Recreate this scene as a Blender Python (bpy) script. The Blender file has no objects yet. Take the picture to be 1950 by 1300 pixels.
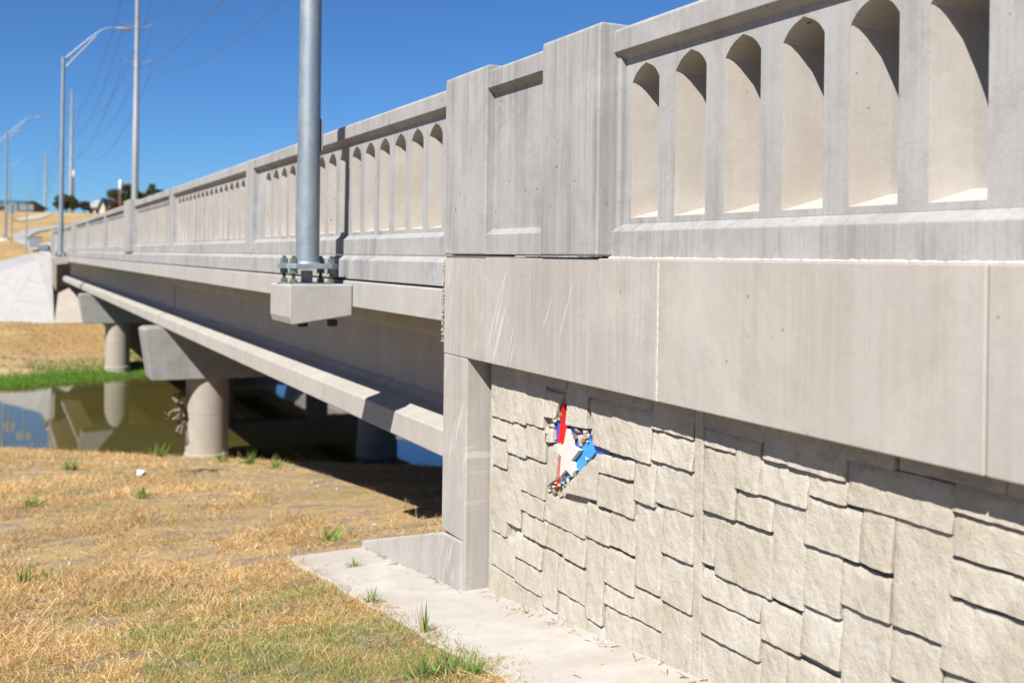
import bpy, bmesh, math, random
import numpy as np
from mathutils import Vector, Matrix, Quaternion
random.seed(7); rng = np.random.default_rng(11)
S = bpy.context.scene
COL = S.collection
R = math.radians

# ------------------------------------------------------------------ camera
FPX, PX0, PY0, ROLL = 2000.0, 975.0, 490.0, 0.0135      # in photo pixels (1950 x 1300)
ALPHA = math.atan(980.0 / FPX)
cam = bpy.data.cameras.new('camera'); camo = bpy.data.objects.new('camera', cam); COL.objects.link(camo)
F = Vector((math.sin(ALPHA), math.cos(ALPHA), 0)); RT = Vector((math.cos(ALPHA), -math.sin(ALPHA), 0)); UP = Vector((0, 0, 1))
m = Matrix((RT, UP, -F)).transposed().to_4x4()
camo.matrix_world = m @ Matrix.Rotation(ROLL, 4, 'Z')
cam.sensor_width = 36; cam.lens = FPX / 1950 * 36
cam.shift_y = -(650 - PY0) / 1950
cam.clip_start = 0.05; cam.clip_end = 6000
cam.dof.use_dof = True; cam.dof.focus_distance = 4.9; cam.dof.aperture_fstop = 2.3
S.camera = camo
# ------------------------------------------------------------------ sky, sun, exposure
LDIR = Vector((1.0, 0.76, -1.25)).normalized()              # direction the sunlight travels
SUNP = -LDIR
w = bpy.data.worlds.new('World'); S.world = w; w.use_nodes = True
nt = w.node_tree; nt.nodes.clear()
wo = nt.nodes.new('ShaderNodeOutputWorld'); bg = nt.nodes.new('ShaderNodeBackground'); sky = nt.nodes.new('ShaderNodeTexSky')
sky.sky_type = 'NISHITA'; sky.sun_disc = False
sky.sun_elevation = math.asin(SUNP.z); sky.sun_rotation = math.atan2(SUNP.x, SUNP.y)
sky.altitude = 300; sky.air_density = 0.9; sky.dust_density = 0.0; sky.ozone_density = 4.0
bg.inputs['Strength'].default_value = 0.05
tn = nt.nodes.new('ShaderNodeMix'); tn.data_type = 'RGBA'; tn.blend_type = 'MULTIPLY'; tn.inputs[0].default_value = 1.0   # white balance of the clear blue sky
tn.inputs[7].default_value = (0.40, 0.68, 1.0, 1); nt.links.new(sky.outputs[0], tn.inputs[6])
nt.links.new(tn.outputs[2], bg.inputs[0]); nt.links.new(bg.outputs[0], wo.inputs[0])
sl = bpy.data.lights.new('sun', 'SUN'); sl.energy = 4.7; sl.angle = R(0.5); sl.color = (1.0, 0.955, 0.885)
so = bpy.data.objects.new('sun', sl); COL.objects.link(so)
so.rotation_euler = LDIR.to_track_quat('-Z', 'Y').to_euler(); so.location = (-20, -12, 32)
S.view_settings.view_transform = 'Standard'; S.view_settings.look = 'None'
S.view_settings.exposure = 1.08; S.view_settings.gamma = 1.0
S.render.engine = 'CYCLES'

# ------------------------------------------------------------------ measuring helpers: photo pixel -> place
def ray(px, py):
    u = px - PX0; v = -(py - PY0)
    c, s = math.cos(ROLL), math.sin(ROLL)
    uu = u * c - v * s; vv = u * s + v * c
    return F + RT * (uu / FPX) + UP * (vv / FPX)            # eye at the origin; forward component = 1
def onX(px, py, X):
    d = ray(px, py); t = X / d.x
    return d * t
def atD(px, py, depth):
    return ray(px, py) * depth
# ------------------------------------------------------------------ ground profile (z relative to the eye)
WATER = -4.45
NP_Y = [-60, -20, 0, 4, 5.6, 7.5, 10, 15, 20, 22.4, 23.2, 24.2, 27, 31]
NP_Z = [-0.9, -1.1, -1.31, -1.77, -1.965, -2.2, -2.52, -3.2, -3.88, -4.24, -4.45, -4.7, -5.3, -5.4]
FP_Y = [31, 35, 38.2, 39.1, 40, 46, 54, 58, 62, 66.8, 70, 76, 100, 160, 290, 500, 900, 1500, 5000]
FP_Z = [-5.4, -5.2, -4.62, -4.45, -4.28, -3.92, -3.45, -3.50, -2.55, -0.95, -0.45, 0.15, 1.8, 5.4, 8.8, 11, 14, 17, 20]
def gz(X, Y):
    X = np.asarray(X, float); Y = np.asarray(Y, float)
    wn = np.clip((Y - 8) / 12, 0, 1)
    yn = Y + wn * 0.68 * (np.clip(X, -4, 9) - 3.9)
    wf = np.clip((52 - Y) / 10, 0, 1)
    yf = Y - wf * 0.45 * (np.clip(X, -6, 12) - 3.4)
    z = np.where(Y < 31, np.interp(np.minimum(yn, 31), NP_Y, NP_Z), np.interp(np.maximum(yf, 31), FP_Y, FP_Z))
    bump = 0.018 * np.sin(X * 2.1 + 1.3 * np.sin(Y * 1.1)) + 0.014 * np.sin(Y * 2.7 + X * 0.9) + 0.02 * np.sin(X * 0.7 + Y * 0.5)
    z = z + bump * np.clip((1.75 - X) / 0.5, 0, 1) * np.where(Y < 40, 1, 3)
    return z
def onG(px, py, off=0.0):
    d = ray(px, py); t = 1.0
    while t < 3000:
        p = d * t
        if p.z < float(gz(p.x, p.y)) + off: break
        t *= 1.004
    lo, hi = t / 1.004, t
    for _ in range(20):
        mid = (lo + hi) / 2; p = d * mid
        if p.z < float(gz(p.x, p.y)) + off: hi = mid
        else: lo = mid
    return d * hi

# ------------------------------------------------------------------ mesh helpers
class MB:
    def __init__(s): s.v = []; s.f = []
    def add(s, verts, faces):
        o = len(s.v); s.v += [tuple(p) for p in verts]; s.f += [tuple(i + o for i in f) for f in faces]; return s
    def box(s, x0, x1, y0, y1, z0, z1):
        return s.add([(x0,y0,z0),(x1,y0,z0),(x1,y1,z0),(x0,y1,z0),(x0,y0,z1),(x1,y0,z1),(x1,y1,z1),(x0,y1,z1)],
              [(0,3,2,1),(4,5,6,7),(0,1,5,4),(1,2,6,5),(2,3,7,6),(3,0,4,7)])
    def prof(s, pts, y0, y1, ny=1):        # pts = (x, z) outline, extruded along Y
        n = len(pts); V = []; Fc = []
        for k in range(ny + 1):
            y = y0 + (y1 - y0) * k / ny
            V += [(p[0], y, p[1]) for p in pts]
        for k in range(ny):
            for i in range(n):
                j = (i + 1) % n
                Fc.append((k*n+i, k*n+j, (k+1)*n+j, (k+1)*n+i))
        Fc.append(tuple(range(n - 1, -1, -1))); Fc.append(tuple(ny*n + i for i in range(n)))
        return s.add(V, Fc)
    def prism(s, pts, x0, x1):             # pts = (y, z) outline, extruded along X
        n = len(pts)
        V = [(x0, p[0], p[1]) for p in pts] + [(x1, p[0], p[1]) for p in pts]
        Fc = [(i, (i+1) % n, n + (i+1) % n, n + i) for i in range(n)]
        Fc += [tuple(range(n)), tuple(range(2*n-1, n-1, -1))]
        return s.add(V, Fc)
    def tube(s, path, rad, n=12, cap=True):
        path = [Vector(p) for p in path]
        if not isinstance(rad, (list, tuple)): rad = [rad] * len(path)
        V = []; Fc = []
        t0 = (path[1] - path[0]).normalized()
        a = Vector((1, 0, 0)) if abs(t0.x) < 0.9 else Vector((0, 1, 0))
        nrm = (a - t0 * a.dot(t0)).normalized()
        for k, p in enumerate(path):
            t = (path[min(k+1, len(path)-1)] - path[max(k-1, 0)]).normalized()
            nrm = (nrm - t * nrm.dot(t)).normalized(); bn = t.cross(nrm)
            for i in range(n):
                an = 2*math.pi*i/n
                V.append(p + (nrm*math.cos(an) + bn*math.sin(an)) * rad[k])
        for k in range(len(path)-1):
            for i in range(n):
                j = (i+1) % n
                Fc.append((k*n+i, k*n+j, (k+1)*n+j, (k+1)*n+i))
        if cap:
            Fc.append(tuple(range(n-1, -1, -1))); Fc.append(tuple((len(path)-1)*n + i for i in range(n)))
        return s.add(V, Fc)
    def build(s, name, mat, parent=None, smooth=False, bevel=0.0, seg=2, fix=True):
        me = bpy.data.meshes.new(name)
        off = ORIG.get(parent.name, Vector((0,0,0))) if parent else Vector((0,0,0))
        me.from_pydata([(p[0]-off.x, p[1]-off.y, p[2]-off.z) for p in s.v], [], s.f)
        if fix:
            b = bmesh.new(); b.from_mesh(me); bmesh.ops.recalc_face_normals(b, faces=b.faces); b.to_mesh(me); b.free()
        o = bpy.data.objects.new(name, me); COL.objects.link(o)
        if mat: me.materials.append(mat)
        if parent: o.parent = parent; ORIG[o.name] = off
        if smooth:
            me.polygons.foreach_set('use_smooth', [True]*len(me.polygons))
            if smooth == 'auto':
                me.set_sharp_from_angle(angle=R(35))
        if bevel:
            md = o.modifiers.new('bevel', 'BEVEL'); md.width = bevel; md.segments = seg; md.limit_method = 'ANGLE'; md.angle_limit = R(30)
        return o
ORIG = {}
def tag(o, label=None, cat=None, group=None, kind=None):
    if label: o['label'] = label
    if cat: o['category'] = cat
    if group: o['group'] = group
    if kind: o['kind'] = kind
    return o
def thing(name, loc, label, cat, group=None):
    o = bpy.data.objects.new(name, None); COL.objects.link(o); o.location = loc; o.empty_display_size = 0.2
    ORIG[o.name] = Vector(loc)
    return tag(o, label, cat, group)
def copy_tree(o, parent=None):
    c = o.copy(); COL.objects.link(c); c.parent = parent
    for ch in o.children: copy_tree(ch, c)
    return c

# ------------------------------------------------------------------ materials
ALB = 0.72         # measured colours are brightened for the exposure; this brings them back to real albedo
class NT:
    def __init__(s, name):
        s.m = bpy.data.materials.new(name); s.m.use_nodes = True; s.t = s.m.node_tree; s.t.nodes.clear()
        s.out = s.n('ShaderNodeOutputMaterial'); s.p = s.n('ShaderNodeBsdfPrincipled'); s.l(s.p.outputs[0], s.out.inputs[0])
        s.geo = s.n('ShaderNodeNewGeometry'); s.pos = s.geo.outputs['Position']
    def n(s, ty): return s.t.nodes.new(ty)
    def l(s, a, b): s.t.links.new(a, b)
    def val(s, sock, v):
        if hasattr(v, 'is_output'): s.l(v, sock)
        else: sock.default_value = v
    def math(s, op, a, b=0.0, c=0.0, clamp=False):
        n = s.n('ShaderNodeMath'); n.operation = op; n.use_clamp = clamp
        s.val(n.inputs[0], a); s.val(n.inputs[1], b); s.val(n.inputs[2], c); return n.outputs[0]
    def noise(s, scale, detail=4, rough=0.55, sc=(1,1,1), off=(0,0,0), dist=0.0):
        mp = s.n('ShaderNodeMapping'); mp.inputs['Scale'].default_value = sc; mp.inputs['Location'].default_value = off
        s.l(s.pos, mp.inputs[0]); n = s.n('ShaderNodeTexNoise')
        n.inputs['Scale'].default_value = scale; n.inputs['Detail'].default_value = detail; n.inputs['Roughness'].default_value = rough
        n.inputs['Distortion'].default_value = dist
        s.l(mp.outputs[0], n.inputs['Vector']); return n.outputs[0]
    def vor(s, scale, sc=(1,1,1)):
        mp = s.n('ShaderNodeMapping'); mp.inputs['Scale'].default_value = sc
        s.l(s.pos, mp.inputs[0]); n = s.n('ShaderNodeTexVoronoi'); n.inputs['Scale'].default_value = scale
        s.l(mp.outputs[0], n.inputs['Vector']); return n
    def rng(s, v, a, b, c=0.0, d=1.0):
        n = s.n('ShaderNodeMapRange'); n.clamp = True
        s.val(n.inputs[0], v); n.inputs[1].default_value = a; n.inputs[2].default_value = b; n.inputs[3].default_value = c; n.inputs[4].default_value = d
        return n.outputs[0]
    def mix(s, f, a, b, mode='MIX'):
        n = s.n('ShaderNodeMix'); n.data_type = 'RGBA'; n.blend_type = mode
        s.val(n.inputs[0], f)
        for i, v in ((6, a), (7, b)):
            if hasattr(v, 'is_output'): s.l(v, n.inputs[i])
            else: n.inputs[i].default_value = (*[x*ALB for x in v[:3]], 1)
        return n.outputs[2]
    def bump(s, h, strength=0.3, dist=0.01):
        n = s.n('ShaderNodeBump'); n.inputs['Strength'].default_value = strength; n.inputs['Distance'].default_value = dist
        s.l(h, n.inputs['Height']); s.l(n.outputs[0], s.p.inputs['Normal'])
def concrete(name, base, dark=None, stain=None, streak=0.35, pores=0.5, bump=0.25, scuff=0.0, blot=0.4):
    k = NT(name)
    dark = dark or tuple(c*0.62 for c in base); stain = stain or (base[0]*0.9, base[1]*0.8, base[2]*0.66)
    st = k.noise(1.0, 5, 0.6, (7, 7, 0.55)); st2 = k.noise(1.0, 3, 0.6, (28, 28, 0.9), (3, 1, 2))
    bl = k.noise(2.2, 6, 0.65, dist=0.4); fine = k.noise(70, 3, 0.6)
    gs = k.rng(k.noise(0.9, 3, 0.6, off=(7, 3, 1), dist=0.8), 0.34, 0.60, 0.2, 1.0)
    st3 = k.noise(1.0, 6, 0.7, (46, 46, 1.4), (6, 2, 9))
    c = k.mix(k.math('MULTIPLY', k.math('MULTIPLY', k.rng(st, 0.42, 0.72), gs), streak), base, dark)
    c = k.mix(k.math('MULTIPLY', k.rng(k.noise(1.3, 7, 0.7, off=(1, 9, 4), dist=1.3), 0.46, 0.66), 0.6), c, tuple(min(1, x*1.24) for x in base))
    c = k.mix(k.math('MULTIPLY', k.rng(k.noise(4.6, 7, 0.72, off=(5, 2, 8), dist=0.7), 0.50, 0.74), 0.5), c, dark)
    c = k.mix(k.math('MULTIPLY', k.rng(k.noise(0.62, 5, 0.65, off=(3, 6, 2), dist=1.0), 0.50, 0.68), 0.34), c, dark)
    c = k.mix(k.math('MULTIPLY', k.rng(st2, 0.45, 0.75), streak*0.7), c, tuple(min(1, x*1.12) for x in base))
    c = k.mix(k.math('MULTIPLY', k.rng(bl, 0.45, 0.75), blot), c, stain)
    c = k.mix(k.math('MULTIPLY', k.math('MULTIPLY', k.rng(st3, 0.5, 0.72), gs), streak*0.55), c, dark)
    c = k.mix(k.math('MULTIPLY', k.rng(fine, 0.35, 0.75), 0.2), c, dark)
    if scuff:
        m0 = k.n('ShaderNodeMapping'); m0.inputs['Rotation'].default_value = (R(-24), 0, 0); k.l(k.pos, m0.inputs[0])
        m1 = k.n('ShaderNodeMapping'); m1.inputs['Scale'].default_value = (1, 34, 2.1); k.l(m0.outputs[0], m1.inputs[0])
        tx = k.n('ShaderNodeTexNoise'); tx.inputs['Scale'].default_value = 1.0; tx.inputs['Detail'].default_value = 2; tx.inputs['Distortion'].default_value = 0.35; k.l(m1.outputs[0], tx.inputs['Vector'])
        gate = k.rng(k.noise(2.6, 2, 0.5, off=(2, 5, 1)), 0.50, 0.60)
        c = k.mix(k.math('MULTIPLY', k.math('MULTIPLY', k.rng(tx.outputs[0], 0.60, 0.66), gate), scuff), c, tuple(min(1, x*1.4) for x in base))
    h = k.math('ADD', k.math('MULTIPLY', fine, 0.35), k.math('MULTIPLY', k.noise(14, 5, 0.6), 0.65))
    if pores:
        v = k.vor(16)
        rad = k.math('MULTIPLY', k.math('SUBTRACT', v.outputs['Color'], 0.56), 0.42)
        hole = k.math('MULTIPLY', k.math('LESS_THAN', v.outputs['Distance'], rad), pores)
        c = k.mix(hole, c, tuple(x*0.33 for x in base))
        h = k.math('SUBTRACT', h, k.math('MULTIPLY', hole, 1.2))
    k.l(c, k.p.inputs['Base Color']); k.p.inputs['Roughness'].default_value = 0.86
    k.p.inputs['Specular IOR Level'].default_value = 0.25
    k.bump(h, bump, 0.006)
    return k.m
M = {}
M['rail'] = concrete('rail_concrete', (0.40, 0.397, 0.397), (0.20, 0.197, 0.195), (0.42, 0.385, 0.34), 1.0, 0.9, 0.3)
M['jamb'] = concrete('pale_reveal_concrete', (0.56, 0.525, 0.485), (0.46, 0.415, 0.36), (0.50, 0.40, 0.30), 0.55, 0.9, 0.3, blot=0.5)  # paler, warmer concrete colour for the window reveals
M['cap'] = concrete('cap_concrete_grey', (0.445, 0.42, 0.39), (0.315, 0.29, 0.26), (0.42, 0.37, 0.31), 1.0, 0.5, 0.28, scuff=0.6)
M['cap2'] = concrete('cap_concrete_beige', (0.455, 0.42, 0.38), (0.345, 0.305, 0.26), (0.46, 0.44, 0.44), 0.7, 0.5, 0.28, blot=0.75)
M['deck'] = concrete('deck_concrete', (0.43, 0.415, 0.395), (0.33, 0.315, 0.295), (0.43, 0.375, 0.30), 0.5, 0.4, 0.25)
M['girder'] = concrete('girder_concrete', (0.45, 0.425, 0.395), (0.34, 0.32, 0.295), (0.44, 0.37, 0.29), 0.6, 0.5, 0.25)
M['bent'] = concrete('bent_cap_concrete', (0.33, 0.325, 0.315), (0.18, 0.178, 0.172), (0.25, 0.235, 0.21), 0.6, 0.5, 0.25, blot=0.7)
M['column'] = concrete('column_concrete', (0.40, 0.36, 0.31), (0.30, 0.27, 0.23), (0.42, 0.35, 0.27), 0.4, 0.4, 0.2)
M['paving'] = concrete('paving_concrete', (0.365, 0.36, 0.36), (0.38, 0.37, 0.36), (0.44, 0.41, 0.37), 0.15, 0.2, 0.2)
M['strip'] = concrete('mow_strip_concrete', (0.57, 0.54, 0.505), (0.42, 0.375, 0.315), (0.47, 0.38, 0.27), 0.2, 0.7, 0.35, blot=0.6)
M['tanpave'] = concrete('paving_tan', (0.44, 0.40, 0.35), (0.36, 0.32, 0.27), (0.40, 0.34, 0.27), 0.15, 0.2, 0.2)
def stone_mat():
    k = NT('stone_face')
    bl = k.noise(3.0, 7, 0.65, dist=0.5); f1 = k.noise(22, 8, 0.7); f2 = k.noise(90, 5, 0.65)
    c = k.mix(k.rng(bl, 0.38, 0.68), (0.49, 0.44, 0.36), (0.60, 0.555, 0.485))
    c = k.mix(k.math('MULTIPLY', k.rng(f1, 0.5, 0.72), 0.4), c, (0.31, 0.265, 0.20))
    wm = k.noise(5.5, 4, 0.6, off=(4, 2, 7)); c = k.mix(k.math('MULTIPLY', k.rng(wm, 0.58, 0.72), 0.55), c, (0.60, 0.575, 0.53))
    v = k.vor(55); pit = k.math('LESS_THAN', v.outputs['Distance'], k.math('MULTIPLY', k.math('SUBTRACT', v.outputs['Color'], 0.45), 0.30))
    c = k.mix(k.math('MULTIPLY', pit, 0.55), c, (0.24, 0.20, 0.145))
    k.l(c, k.p.inputs['Base Color']); k.p.inputs['Roughness'].default_value = 0.92; k.p.inputs['Specular IOR Level'].default_value = 0.15
    h = k.math('ADD', k.math('MULTIPLY', f1, 1.0), k.math('MULTIPLY', f2, 0.35)); h = k.math('SUBTRACT', h, k.math('MULTIPLY', pit, 0.35))
    k.bump(h, 0.7, 0.016); return k.m
M['stone'] = stone_mat()
def flat(name, col, rough=0.5, metal=0.0, var=0.12, scale=12, spec=0.5, bump=0.0):
    k = NT(name); n = k.noise(scale, 5, 0.6)
    c = k.mix(k.rng(n, 0.3, 0.7), tuple(x*(1-var) for x in col), tuple(min(1, x*(1+var)) for x in col))
    k.l(c, k.p.inputs['Base Color']); k.p.inputs['Roughness'].default_value = rough; k.p.inputs['Metallic'].default_value = metal
    k.p.inputs['Specular IOR Level'].default_value = spec
    if bump: k.bump(n, bump, 0.01)
    return k.m
def galv():
    k = NT('galvanised_steel'); v = k.vor(60); n = k.noise(9, 5, 0.6, (1, 1, 0.5))
    c = k.mix(k.math('MULTIPLY', v.outputs['Color'], 0.5), (0.26, 0.315, 0.37), (0.38, 0.435, 0.485))
    c = k.mix(k.math('MULTIPLY', k.rng(n, 0.45, 0.75), 0.45), c, (0.47, 0.50, 0.52))
    k.l(c, k.p.inputs['Base Color']); k.p.inputs['Metallic'].default_value = 0.55
    k.l(k.rng(n, 0.3, 0.7, 0.5, 0.66), k.p.inputs['Roughness']); return k.m
M['galv'] = galv()
M['bolt'] = flat('patina_bolt', (0.16, 0.24, 0.21), 0.5, 0.5, 0.4, 60)
M['rust'] = flat('rusty_thread', (0.12, 0.085, 0.06), 0.7, 0.3, 0.4, 60)
M['red'] = flat('red_paint', (0.72, 0.004, 0.004), 0.35, 0, 0.06, 20)
M['royal'] = flat('royal_blue_paint', (0.035, 0.10, 0.52), 0.35, 0, 0.06, 20)
M['skyb'] = flat('sky_blue_paint', (0.045, 0.35, 0.75), 0.35, 0, 0.05, 20)
M['star'] = flat('star_stone', (0.67, 0.64, 0.60), 0.7, 0, 0.05, 30)
M['rubble'] = flat('broken_stone', (0.47, 0.41, 0.325), 0.95, 0, 0.35, 45, 0.1, 0.6)
M['brown_break'] = flat('broken_stone_brown', (0.27, 0.185, 0.125), 0.95, 0, 0.4, 45, 0.1, 0.8)
M['dark'] = flat('dark_gap', (0.05, 0.045, 0.04), 0.95)
M['mortar'] = flat('mortar', (0.66, 0.60, 0.52), 0.95, 0, 0.2, 40, 0.1, 0.7)
M['wood'] = flat('drift_wood', (0.20, 0.155, 0.115), 0.9, 0, 0.35, 14, 0.1, 0.6)
M['wire'] = flat('wire_dark', (0.10, 0.10, 0.11), 0.6)
M['polegrey'] = flat('pole_grey_steel', (0.31, 0.325, 0.335), 0.6, 0.2, 0.1, 0.6)
M['signback'] = flat('blue_grey_sign_back', (0.22, 0.25, 0.27), 0.5, 0.3, 0.1, 3)  # one dark blue-grey tone for both sign backs
M['white'] = flat('white_plastic', (0.8, 0.8, 0.8), 0.5)
M['asphalt'] = flat('asphalt', (0.06, 0.06, 0.062), 0.9, 0, 0.25, 5)
M['bark'] = flat('bark', (0.10, 0.075, 0.055), 0.9)
M['gravelroad'] = flat('caliche_gravel', (0.50, 0.43, 0.34), 0.95, 0, 0.15, 2)
M['roofgrey'] = flat('metal_roof', (0.42, 0.42, 0.42), 0.6, 0, 0.08, 1)
M['roofblue'] = flat('teal_roof', (0.05, 0.14, 0.16), 0.5, 0, 0.1, 1)
M['cream'] = flat('cream_wall', (0.62, 0.52, 0.36), 0.85, 0, 0.1, 1)
M['brickwall'] = flat('tan_brick', (0.42, 0.25, 0.14), 0.9, 0, 0.2, 4)
M['glass'] = flat('dark_glass', (0.03, 0.035, 0.04), 0.08)
def ground_mat():
    k = NT('dry_ground')
    sep = k.n('ShaderNodeSeparateXYZ'); k.l(k.pos, sep.inputs[0]); z = sep.outputs[2]; y = sep.outputs[1]
    big = k.noise(0.55, 5, 0.6, dist=0.6); mid = k.noise(3.2, 6, 0.65); fine = k.noise(38, 6, 0.7); fib = k.noise(14, 6, 0.7, (1, 4, 1), dist=1.0)
    soil = k.mix(k.rng(fine, 0.3, 0.7), (0.25, 0.20, 0.15), (0.46, 0.39, 0.31))
    straw = k.mix(k.rng(fib, 0.35, 0.65), (0.45, 0.28, 0.12), (0.74, 0.56, 0.30))
    c = k.mix(k.rng(mid, 0.40, 0.54), soil, straw)
    gr = k.math('MULTIPLY', k.rng(k.math('ADD', k.math('MULTIPLY', big, 0.6), k.math('MULTIPLY', mid, 0.4)), 0.52, 0.62), 0.55)
    c = k.mix(gr, c, (0.15, 0.19, 0.05))
    # damp, living green at the far waterline; bare mud below
    far = k.rng(y, 32, 33)
    g2 = k.math('MULTIPLY', far, k.math('SUBTRACT', 1.0, k.rng(k.math('ADD', z, k.math('MULTIPLY', mid, 0.25)), -4.14, -4.00)))
    c = k.mix(g2, c, (0.085, 0.17, 0.018))
    far2 = k.rng(y, 41, 47); warm = k.mix(k.rng(k.noise(0.16, 7, 0.7, (1, 0.35, 1)), 0.35, 0.65), (0.36, 0.20, 0.075), (0.52, 0.40, 0.17))
    c = k.mix(k.math('MULTIPLY', far2, 0.75), c, warm)
    c = k.mix(k.rng(z, -4.47, -4.40, 0.75, 0.0), c, (0.06, 0.05, 0.03))
    k.l(c, k.p.inputs['Base Color']); k.p.inputs['Roughness'].default_value = 0.97; k.p.inputs['Specular IOR Level'].default_value = 0.1
    k.bump(k.math('ADD', fine, mid), 0.9, 0.03); return k.m
M['ground'] = ground_mat()
def attr_mat(name, rough=0.7, trans=0.25):
    k = NT(name); a = k.n('ShaderNodeAttribute'); a.attribute_name = 'tint'
    k.l(a.outputs['Color'], k.p.inputs['Base Color']); k.p.inputs['Roughness'].default_value = rough; k.p.inputs['Specular IOR Level'].default_value = 0.2
    tr = k.n('ShaderNodeBsdfTranslucent'); k.l(a.outputs['Color'], tr.inputs[0]); mx = k.n('ShaderNodeMixShader'); mx.inputs[0].default_value = trans
    k.l(k.p.outputs[0], mx.inputs[1]); k.l(tr.outputs[0], mx.inputs[2]); k.l(mx.outputs[0], k.out.inputs[0]); return k.m
M['blade'] = attr_mat('grass_blade'); M['leaf'] = attr_mat('tree_leaf', 0.6, 0.2)
def water_mat():
    k = NT('murky_water'); k.p.inputs['Base Color'].default_value = (0.062, 0.053, 0.013, 1); k.p.inputs['Roughness'].default_value = 0.03
    k.p.inputs['IOR'].default_value = 1.45; k.bump(k.noise(1.6, 3, 0.5, (1, 0.5, 1)), 0.035, 0.05); return k.m
M['water'] = water_mat()

# ------------------------------------------------------------------ ground, water, paths
def axis(segs):
    out = []
    for a, b, st in segs: out += list(np.arange(a, b, st))
    return np.array(out + [segs[-1][1]])
xs = axis([(-900,-200,100), (-200,-40,16), (-40,-8,2), (-8,6,0.25), (6,20,1), (20,60,4), (60,300,24), (300,900,100)])
ys = axis([(-60,0,6), (0,28,0.25), (28,44,0.5), (44,80,1), (80,200,5), (200,600,25), (600,3000,150)])
XX, YY = np.meshgrid(xs, ys); ZZ = gz(XX, YY)
V = np.stack([XX, YY, ZZ], -1).reshape(-1, 3); nx = len(xs)
I = np.arange((len(ys)-1)*nx).reshape(len(ys)-1, nx)[:, :-1].ravel()
Q = np.stack([I, I+1, I+1+nx, I+nx], 1)
def np_mesh(name, V, Fc, mat, parent=None):
    me = bpy.data.meshes.new(name); V = np.asarray(V, np.float32); Fc = np.asarray(Fc, np.int32); k = Fc.shape[1]
    if parent: off = ORIG[parent.name]; V = V - np.array(off, np.float32)
    me.vertices.add(len(V)); me.vertices.foreach_set('co', V.ravel())
    me.loops.add(Fc.size); me.loops.foreach_set('vertex_index', Fc.ravel())
    me.polygons.add(len(Fc)); me.polygons.foreach_set('loop_start', np.arange(0, Fc.size, k, dtype=np.int32)); me.polygons.foreach_set('loop_total', np.full(len(Fc), k, np.int32))
    me.update(calc_edges=True); me.materials.append(mat)
    o = bpy.data.objects.new(name, me); COL.objects.link(o)
    if parent: o.parent = parent
    return o
g = np_mesh('ground', V, Q, M['ground']); tag(g, kind='structure'); g.data.polygons.foreach_set('use_smooth', [True]*len(Q))
wv = np_mesh('water', [(-120,18,WATER),(150,18,WATER),(150,48,WATER),(-120,48,WATER)], [(0,1,2,3)], M['water']); tag(wv, kind='structure')

# ------------------------------------------------------------------ retaining wall with parapet (near)
D = 2.52          # outer face of the parapet rail
PIL = 2.44        # outer face of the pilasters
CAP = 2.46        # outer face of the wall cap
BK = 2.93         # back of the parapet
wall = thing('retaining_wall', (2.6, 5.6, -1.95), 'concrete retaining wall of rough ashlar stone panels under a smooth parapet', 'wall')
ARCH = [(0,0),(0.05,0.22),(0.14,0.50),(0.26,0.73),(0.5,1.0),(0.74,0.73),(0.86,0.50),(0.95,0.22),(1,0)]
def window_panel(parent, y0, y1, opens, x0=D+0.05, x1=BK, zb=0.16, zt=0.93):
    """pierced panel: face between y0 and y1, arched openings [(ya, yb)] running right through"""
    fr = MB(); jb = MB(); opens = sorted(opens)
    SIL, SPR, APX = 0.185, 0.795, 0.872; SB = 0.245
    for X, sil in ((x0, SIL), (x1, SB)):
        prev = y0
        for ya, yb in opens:
            fr.add([(X,prev,zb),(X,ya,zb),(X,ya,sil),(X,ya,SPR),(X,ya,zt),(X,prev,zt)], [(0,1,2,3,4,5)])
            pts = [(X, ya + (yb-ya)*a, SPR + (APX-SPR)*h) for a, h in ARCH]
            n = len(pts)
            fr.add(pts + [(X, p[1], zt) for p in pts], [(i, i+1, n+i+1, n+i) for i in range(n-1)])
            fr.add([(X,ya,zb),(X,yb,zb),(X,yb,sil),(X,ya,sil)], [(0,1,2,3)])
            prev = yb
        fr.add([(X,prev,zb),(X,y1,zb),(X,y1,zt),(X,prev,zt)], [(0,1,2,3)])
    for ya, yb in opens:
        ring = [(ya, None)] + [(ya + (yb-ya)*a, SPR + (APX-SPR)*h) for a, h in ARCH] + [(yb, None)]
        V = []
        tp = 0.004                                   # jambs close in slightly toward the middle of the wall
        for X, sil, q in ((x0, SIL, 0), (x0+0.19, SIL+0.05, tp), (x1, SB, -0.0)):
            V += [(X, min(max(p[0], ya+q), yb-q), sil if p[1] is None else p[1]-q*0.5) for p in ring]
        n = len(ring); Fc = []
        for k in range(2):
            for i in range(n):
                j = (i+1) % n; Fc.append((k*n+i, k*n+j, (k+1)*n+j, (k+1)*n+i))
        jb.add(V, Fc)
    o = fr.build('pierced_panel', M['rail'], parent, fix=False)
    if opens: jb.build('window_reveals', M['jamb'], o, fix=False)
    return o
def coping(parent, y0, y1, X=D):
    return MB().prof([(X+0.055,0.905),(X,0.94),(X,1.032),(X+0.018,1.05),(BK,1.05),(BK,0.905)], y0, y1).build('coping', M['rail'], parent, bevel=0.004)
def curb(parent, y0, y1, X=D):
    return MB().prof([(X,0.004),(X,0.125),(X+0.055,0.162),(BK,0.162),(BK,0.004)], y0, y1).build('rail_base', M['rail'], parent, bevel=0.005)
near_open = [(4.03-0.338*k-0.215, 4.03-0.338*k) for k in range(22)]
YN = -3.6
window_panel(wall, YN, 4.2, near_open); coping(wall, YN, 4.2); curb(wall, YN, 4.2)
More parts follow.
